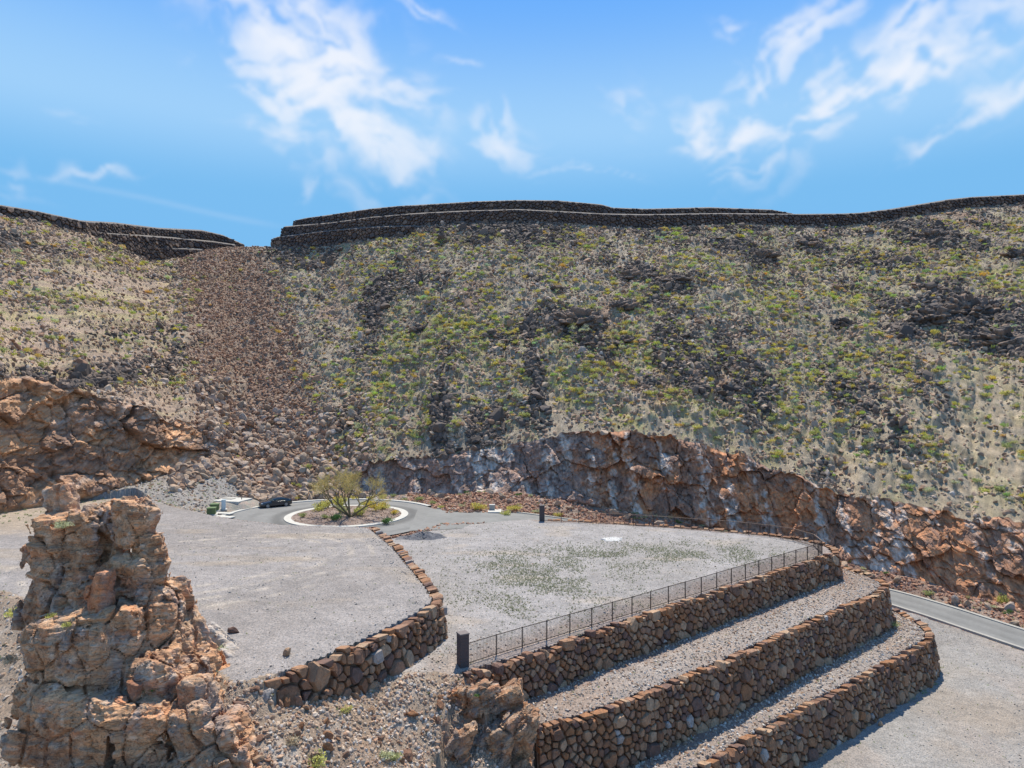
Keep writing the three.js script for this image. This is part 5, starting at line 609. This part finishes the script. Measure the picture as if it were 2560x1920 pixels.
function tuftGeo(n, s) { reseed(s); const P = []; for (let i = 0; i < n; i++) { const a = rr(0, 6.28), r = rr(0.1, 0.9), h = rr(0.5, 1), x = rr(-0.3, 0.3), z = rr(-0.3, 0.3), w = 0.09; P.push(x - w * Math.sin(a), 0, z + w * Math.cos(a), x + w * Math.sin(a), 0, z - w * Math.cos(a), x + r * Math.cos(a), h, z + r * Math.sin(a)); } const g = new THREE.BufferGeometry(); g.setAttribute('position', new THREE.Float32BufferAttribute(P, 3)); g.computeVertexNormals(); return g; }
const shrubs = [1, 2, 3, 4, 5].map((s) => shrubGeo(170, s * 31, 0.17, 0.8)), tufts = [1, 2, 3].map((s) => tuftGeo(12, s * 17));
const leafCols = [[0.40, 0.385, 0.095], [0.33, 0.33, 0.09], [0.45, 0.405, 0.10], [0.29, 0.31, 0.11], [0.40, 0.40, 0.22], [0.47, 0.395, 0.075]].map((c) => c.map((x) => x * 1.35)), leafMats = leafCols.map((c) => leafy({ color: rgb(...c) })), leafWhite = leafy({ color: 0xffffff });
reseed(501);
{
  const all = [];
  for (let i = 0; i < 110000 && all.length < 6200; i++) { const px = rr(-40, 2600), v = rr(0.015, 0.985), p = hillPoint(px, v), ch = chuteMask(px, v), dk = patch(dark, p), gr = patch(grassy, p), prob = (0.12 + 0.6 * gr + 0.6 * sm(-0.2, 0.4, fbm(p.x * 0.2, p.y * 0.2, 44, 3))) * (1 - 0.93 * ch * sm(0.0, 0.1, v)) * (1 - 0.75 * dk) * (1 - 0.7 * patch(bare, p)) * (px < 520 ? 0.6 : 1); if (rnd() > prob) continue; const s = rr(0.28, 0.62) + 0.8 * rnd() ** 3.5; all.push({ p, s: [s * rr(0.85, 1.15), s * rr(0.9, 1.4), s], q: yawQuat(), size: s / p.length() }); }
  all.sort((a, b) => b.size - a.size);
  const looks = ['yellow-green', 'dull olive', 'bright yellowish', 'mid green', 'pale grey-green', 'golden yellow']; all.slice(0, 290).forEach((e) => { const li = Math.floor(rnd() * 6), o = new THREE.Mesh(pick(shrubs), leafMats[li]); o.position.copy(e.p); o.quaternion.copy(e.q); o.scale.set(...e.s); add(tag(o, looks[li] + ' desert shrub growing ' + (e.p.y < 24 ? 'low on the hillside above the cut cliff' : e.p.y < 42 ? 'halfway up the rocky hillside' : 'high on the rocky hillside below the ridge walls'), 'shrub', looks[li] + ' shrubs scattered over the hillside'), 'desert_shrub'); });
  const rest = all.slice(290).map((e) => ({ ...e, c: pick(leafCols).map((x) => x * rr(0.8, 1.2)) })), by = shrubs.map(() => []); rest.forEach((e, i) => by[i % 5].push(e)); by.forEach((l, i) => instanced('hillside_scrub', shrubs[i], leafWhite, l, 'smaller yellow-green scrub over the hillside', 'scrub'));
  const tl = []; for (let i = 0; i < 60000 && tl.length < 22000; i++) { const px = rr(-40, 2600), v = rr(0.01, 0.99), p = hillPoint(px, v), gr = patch(grassy, p), ch = chuteMask(px, v); if (rnd() > (0.25 + 0.75 * gr + 0.5 * sm(-0.1, 0.35, fbm(p.x * 0.25, p.y * 0.25, 61, 3))) * (1 - 0.85 * ch) * (1 - 0.6 * patch(bare, p)) * (px < 520 ? 0.6 : 1)) continue; const s = rr(0.13, 0.34), pale = rnd(); tl.push({ p, s: [s, s * rr(0.6, 1.1), s], q: yawQuat(), c: mix3(pale < 0.5 ? [0.47, 0.43, 0.24] : [0.37, 0.38, 0.17], gr > 0.3 ? [0.56, 0.53, 0.10] : [0.42, 0.40, 0.28], rnd()) }); }
  tufts.forEach((g, k) => instanced('hillside_grass', g, leafWhite, tl.filter((e, i) => i % 3 === k), 'pale dry grass between the hillside rocks', 'grass'));
}
reseed(900);
{ // weeds on the fenced pad and sparse ones elsewhere
  const W1 = [], blob = [[1330, 1475, 10, 5.5, 1], [1260, 1410, 7, 4, 0.7], [1480, 1392, 12, 4.2, 0.9], [1700, 1382, 13, 4.2, 0.85], [1420, 1430, 9, 4, 0.6], [1280, 1520, 6, 2, 0.4], [1860, 1390, 6, 3, 0.5]].map(([px, py, a, b, k]) => [...xdH(px, py, 0), a * 0.62, b, k]);
  const dens = (x, d) => { let s = 0; for (const [cx, cd, a, b, k] of blob) s += k * Math.exp(-(((x - cx) / a) ** 2 + ((d - cd) / b) ** 2)); return clamp(s, 0, 1) * sm(-0.5, 0.25, fbm(x * 0.35, d * 0.35, 6, 3)) + 0.02; };
  for (let i = 0; i < 120000 && W1.length < 9500; i++) { const x = rr(-12, 36), d = rr(48, 98), g = ground(x, d); if (g[1] !== 1 || rnd() > dens(x, d)) continue; const s = rr(0.08, 0.19); W1.push({ p: new THREE.Vector3(x, g[0], -d), s: [s, s * rr(0.6, 1.2), s], q: yawQuat(), c: mix3([0.24, 0.25, 0.14], [0.38, 0.37, 0.23], rnd()) }); }
  tufts.forEach((g, k) => instanced('pad_weeds', g, leafWhite, W1.filter((e, i) => i % 3 === k), 'low grey-green weeds growing through the gravel of the fenced pad', 'weeds'));
  const W2 = []; const put = (n, z, x0, x1, d0, d1, s0, s1, prob) => { for (let i = 0, k = 0; i < n * 20 && k < n; i++) { const x = rr(x0, x1), d = rr(d0, d1), g = ground(x, d); if (g[1] !== z || (prob && rnd() > prob(x, d)) || d > baseAt(x, d).d) continue; k++; const s = rr(s0, s1); W2.push({ p: new THREE.Vector3(x, g[0], -d), s: [s, s * rr(0.6, 1.1), s], q: yawQuat(), c: mix3([0.22, 0.30, 0.08], [0.36, 0.36, 0.20], rnd()) }); } };
  put(220, 0, -50, -6, 40, 90, 0.06, 0.16); put(120, 0, -72, -55, 88, 108, 0.15, 0.4); put(260, 5, 24, 60, 50, 92, 0.06, 0.18); put(260, 5, 38, 52, 62, 84, 0.1, 0.26, (x, d) => sm(2.2, 0.4, nearest(line3, x, d).q)); put(60, 2, 0, 40, 46, 85, 0.08, 0.2); put(60, 3, 5, 44, 46, 85, 0.08, 0.22); put(700, 6, -60, 70, 84, 125, 0.12, 0.4); put(160, 4, -40, -1, 34, 58, 0.1, 0.28);
  tufts.forEach((g, k) => instanced('sparse_weeds', g, leafWhite, W2.filter((e, i) => i % 3 === k), 'sparse green weeds dotted over gravel and debris', 'weeds'));
}
{ // single shrubs that stand out, each with foliage and stems
  const stems = mat({ color: rgb(0.20, 0.15, 0.10) }), bloom = leafy({ color: rgb(0.85, 0.52, 0.03) });
  const fine = [7, 8, 9].map((s) => shrubGeo(520, s * 13, 0.10, 0.85)), blooms = shrubGeo(130, 91, 0.075, 0.95).translate(0, 0.12, 0);
  const stemG = (() => { const l = []; reseed(5); for (let i = 0; i < 9; i++) { const t = rr(0, 6.28), k = rr(0.3, 0.8); const g = new THREE.CylinderGeometry(0.012, 0.025, 0.8, 5).translate(0, 0.4, 0); g.rotateZ(-k * 0.9).rotateY(t); l.push(g); } return mergeGeometries(l); })();
  reseed(321);
  const bush = (x, y, d, s, hs, m, label, flower, group) => { const g = new THREE.Group(); g.position.set(x, y, -d); g.rotation.y = rr(0, 6); g.scale.set(s, hs, s); part(g, 'foliage', pick(fine), m); part(g, 'stems', stemG, stems); if (flower) part(g, 'blooms', blooms, bloom); tag(g, label, 'shrub', group); add(g, 'shrub'); };
  const onG = (px, py, s, m, label, h = 0, hs = s) => { let hh = h; let x, d; for (let k = 0; k < 6; k++) { [x, d] = xdH(px, py, hh); hh = gh(x, d); } bush(x, hh, d, s, hs, m, label); };
  const olive = leafMats[0], gold = leafMats[5], greyg = leafMats[4], deep = leafy({ color: rgb(0.10, 0.20, 0.035) }), mid = leafMats[3], straw = leafy({ color: rgb(0.55, 0.44, 0.28) });
  onG(1196, 1277, 1.7, gold, 'large yellow-olive shrub on the debris slope beside the utility pedestal', 0); onG(1284, 1283, 1.5, gold, 'yellow-olive shrub between the utility pedestal and the far block pillar'); onG(1268, 1256, 1.3, olive, 'olive shrub higher on the debris under the cliff'); onG(1398, 1293, 1.1, gold, 'yellow shrub just beyond the fence next to the far pillar'); onG(1045, 1252, 1.2, mid, 'round green shrub by the kerb behind the turning circle'); onG(1082, 1260, 0.95, mid, 'small pale green shrub behind the kerb where the road leaves the circle'); onG(1105, 1272, 0.8, olive, 'small olive shrub close behind the road kerb'); onG(1155, 1268, 0.7, greyg, 'small grey-green shrub on the debris behind the road'); onG(1340, 1285, 0.9, greyg, 'low grey-green shrub left of the far block pillar');
  onG(2122, 1407, 1.2, gold, 'bright yellow shrub on the debris beyond the wall corner', -6); onG(2325, 1499, 1.1, mid, 'rounded grey-green shrub beside the kerb of the descending road', -9.5); onG(2512, 1510, 1.2, olive, 'spindly yellow plant on the debris above the descending road', -10, 1.9); onG(2230, 1568, 0.9, mid, 'green shrub on the second terrace near its rounded end', -7.5);
  onG(1170, 1240, 0.9, straw, 'dry straw coloured bush at the cliff foot', 1); onG(540, 1640, 0.75, greyg, 'grey-green shrub in the hollow beside the pinnacle', 1, 1.0); onG(375, 1700, 0.3, deep, 'tiny bright green plant', 2);
  for (const [px, py, s, m, label] of [[730, 1838, 0.5, straw, 'dry grey bush on the rubble below the boulder wall'], [640, 1858, 0.5, olive, 'sparse yellow-green bush on rubble beside the pinnacle foot'], [790, 1880, 0.75, olive, 'widest yellow-green bush on the rubble slope'], [870, 1780, 0.42, olive, 'thin yellow-green bush high on the rubble slope'], [960, 1895, 0.5, greyg, 'grey-green bush low on the rubble slope'], [985, 1905, 0.45, mid, 'green bush low on the rubble slope beside a grey one'], [670, 1895, 0.4, greyg, 'small grey bush at the edge of the pinnacle foot']]) onG(px, py, s * 1.45, m, label, -1, s * 1.35);
  const onRock = (px, py, d, s, m, label) => { const p = atD(px, py, d); bush(p.x, p.y - s * 0.2, -p.z - 0.25, s * 1.35, s * 1.2, m, label); };
  onRock(381, 1722, 36.2, 0.3, deep, 'bright green plant on the lower ledge of the pinnacle'); onRock(635, 1880, 36.3, 0.3, leafMats[0], 'yellow-green plant at the foot of the pinnacle'); onRock(178, 1560, 35.3, 0.28, olive, 'olive plant on the shoulder of the pinnacle'); onRock(133, 1538, 36.4, 0.3, olive, 'pale green plant in the gravel pocket of the pinnacle'); onRock(165, 1315, 38.0, 0.5, greyg, 'pale grey-green bush high on the pinnacle'); onRock(50, 1535, 40, 0.7, olive, 'olive bush behind the shoulder of the pinnacle'); onRock(35, 1650, 37.2, 0.5, straw, 'tan dry grass clump left of the pinnacle'); onRock(1190, 1735, 44.9, 0.25, deep, 'small green plant on the outcrop beside the pillar'); onRock(1110, 1740, 46.2, 0.25, mid, 'green plant in the earth beside the outcrop');
  // island planting
  const isle = (px, py, s, m, label, fl, hs = s) => { const [x, d] = xdH(px, py, 0.3); bush(x, isleH(x, d), d, s * 1.3, hs * 1.4, m, label, fl); };
  isle(795, 1276, 1.25, olive, 'green shrub with yellow tips at the kerb end of the island'); isle(820, 1268, 1.3, olive, 'yellow flowering bush near the island shrub', true); isle(855, 1263, 1.6, olive, 'large yellow flowering bush behind the tree trunk', true); isle(835, 1301, 1.1, deep, 'dark green low shrub in front of the island tree'); isle(812, 1296, 0.7, mid, 'small green shrub next to the dark one'); isle(850, 1285, 1.1, mid, 'green leafy shrub left of the tree trunk'); isle(905, 1290, 1.3, olive, 'tall olive shrub right of the tree trunk', false, 1.4); isle(940, 1278, 1.3, gold, 'tawny flowering bush at the middle of the island', true); isle(955, 1272, 1.1, olive, 'yellow-green bush behind the tawny one', true); isle(918, 1268, 1.2, olive, 'yellow bush at the back of the island', true); isle(964, 1306, 1.05, deep, 'dense bright green round shrub at the island kerb', false, 1.0); isle(985, 1284, 0.7, gold, 'small yellow bush near the island kerb', true); isle(760, 1292, 0.7, mid, 'low green shrub at the narrow end of the island');
  // far ones behind the circle
  for (const [px, py, s] of [[735, 1246, 0.9], [760, 1244, 1.0], [960, 1242, 1.2], [930, 1243, 1.2], [885, 1242, 1.0], [1010, 1246, 0.8], [845, 1243, 1.1], [985, 1240, 0.8]]) { const b = xdH(px, py, 0.4); bush(b[0], gh(b[0], b[1]), b[1], s, s, pick([olive, mid, gold]), 'green shrub in the row behind the turning circle kerb', false, 'shrubs behind the circle'); }
  // dry green at the cliff foot
  for (let i = 0; i < 40; i++) { const px = rr(1150, 2540), b = baseAt((px - 1280) / FOC * 110, 110), d = b.d - rr(0.3, 2.2), x = (px - 1280) / FOC * d; if (ground(x, d)[1] !== 6) continue; bush(x, gh(x, d) + 0.1, d, rr(0.4, 0.8), rr(0.4, 0.7), pick([mid, greyg, deep]), 'green shrub in the shade at the foot of the rust coloured cliff', false, 'shrubs at the cliff foot'); }
}
{ // palo verde on the island: several leaning limbs and a thin yellowish haze of twigs
  reseed(42); const tree = new THREE.Group(), [x, d] = xdH(877, 1293, 0.3); tree.position.set(x, isleH(x, d) - 0.05, -d);
  const wood = [], twigs = [], bark = mat({ color: rgb(0.16, 0.13, 0.07) }), twigM = mat({ color: rgb(0.50, 0.39, 0.16) }), leafM = leafy({ color: rgb(0.62, 0.48, 0.12) });
  const limb = (p, dir, len, r, depth) => {
    const q = p.clone().addScaledVector(dir, len), mid = p.clone().lerp(q, 0.5).add(new THREE.Vector3(rr(-0.08, 0.08) * len, rr(0, 0.1) * len, rr(-0.08, 0.08) * len));
    (depth < 3 ? wood : twigs).push(new THREE.TubeGeometry(new THREE.QuadraticBezierCurve3(p, mid, q), depth < 2 ? 5 : 3, r * 0.85, depth < 3 ? 6 : 3));
    if (depth >= 5) return; const n = depth === 0 ? 3 : depth < 3 ? 3 : 4;
    for (let i = 0; i < n; i++) { const nd = dir.clone().add(new THREE.Vector3(rr(-1, 1), rr(-0.45, 0.6), rr(-1, 1)).multiplyScalar(depth > 2 ? 0.95 : 0.75)).normalize(); nd.y = Math.max(nd.y, -0.12); const t = depth > 1 ? rr(0.45, 1) : 1; limb(p.clone().lerp(q, t), nd, len * rr(0.6, 0.82), r * 0.55, depth + 1); }
  };
  for (const [a, tilt, l] of [[0.3, 0.95, 2.6], [1.9, 0.55, 2.4], [3.2, 1.0, 2.9], [4.2, 0.4, 2.5], [5.3, 0.8, 2.3], [2.7, 0.7, 2.6]]) limb(new THREE.Vector3(0, 0, 0).add(new THREE.Vector3(0.1 * Math.cos(a), 0, 0.1 * Math.sin(a))), new THREE.Vector3(Math.cos(a) * Math.sin(tilt), Math.cos(tilt), Math.sin(a) * Math.sin(tilt)), l, 0.15, 0);
  part(tree, 'trunk', mergeGeometries(wood), bark); const tw = part(tree, 'crown', mergeGeometries(twigs), twigM); tw.userData.label = 'open crown of thin yellowish green twigs';
  const P = [], pos = tw.geometry.attributes.position.array; for (let i = 0; i < 3000; i++) { const k = Math.floor(rnd() * pos.length / 3) * 3, a = rr(0, 6.28), s = rr(0.05, 0.11), X = pos[k] + rr(-0.12, 0.12), Y = pos[k + 1] + rr(-0.12, 0.12), Z = pos[k + 2] + rr(-0.12, 0.12); P.push(X, Y, Z, X + s * Math.cos(a), Y + rr(-s, s), Z + s * Math.sin(a), X + s * 0.5 * Math.cos(a + 1), Y + s, Z + s * 0.5 * Math.sin(a + 1)); }
  const lg = new THREE.BufferGeometry(); lg.setAttribute('position', new THREE.Float32BufferAttribute(P, 3)); lg.computeVertexNormals(); part(tree, 'leaves', lg, leafM);
  tag(tree, 'open multi-trunk desert tree with yellowish twigs on the island', 'tree'); add(tree, 'desert_tree');
}
renderer.render(scene, camera);
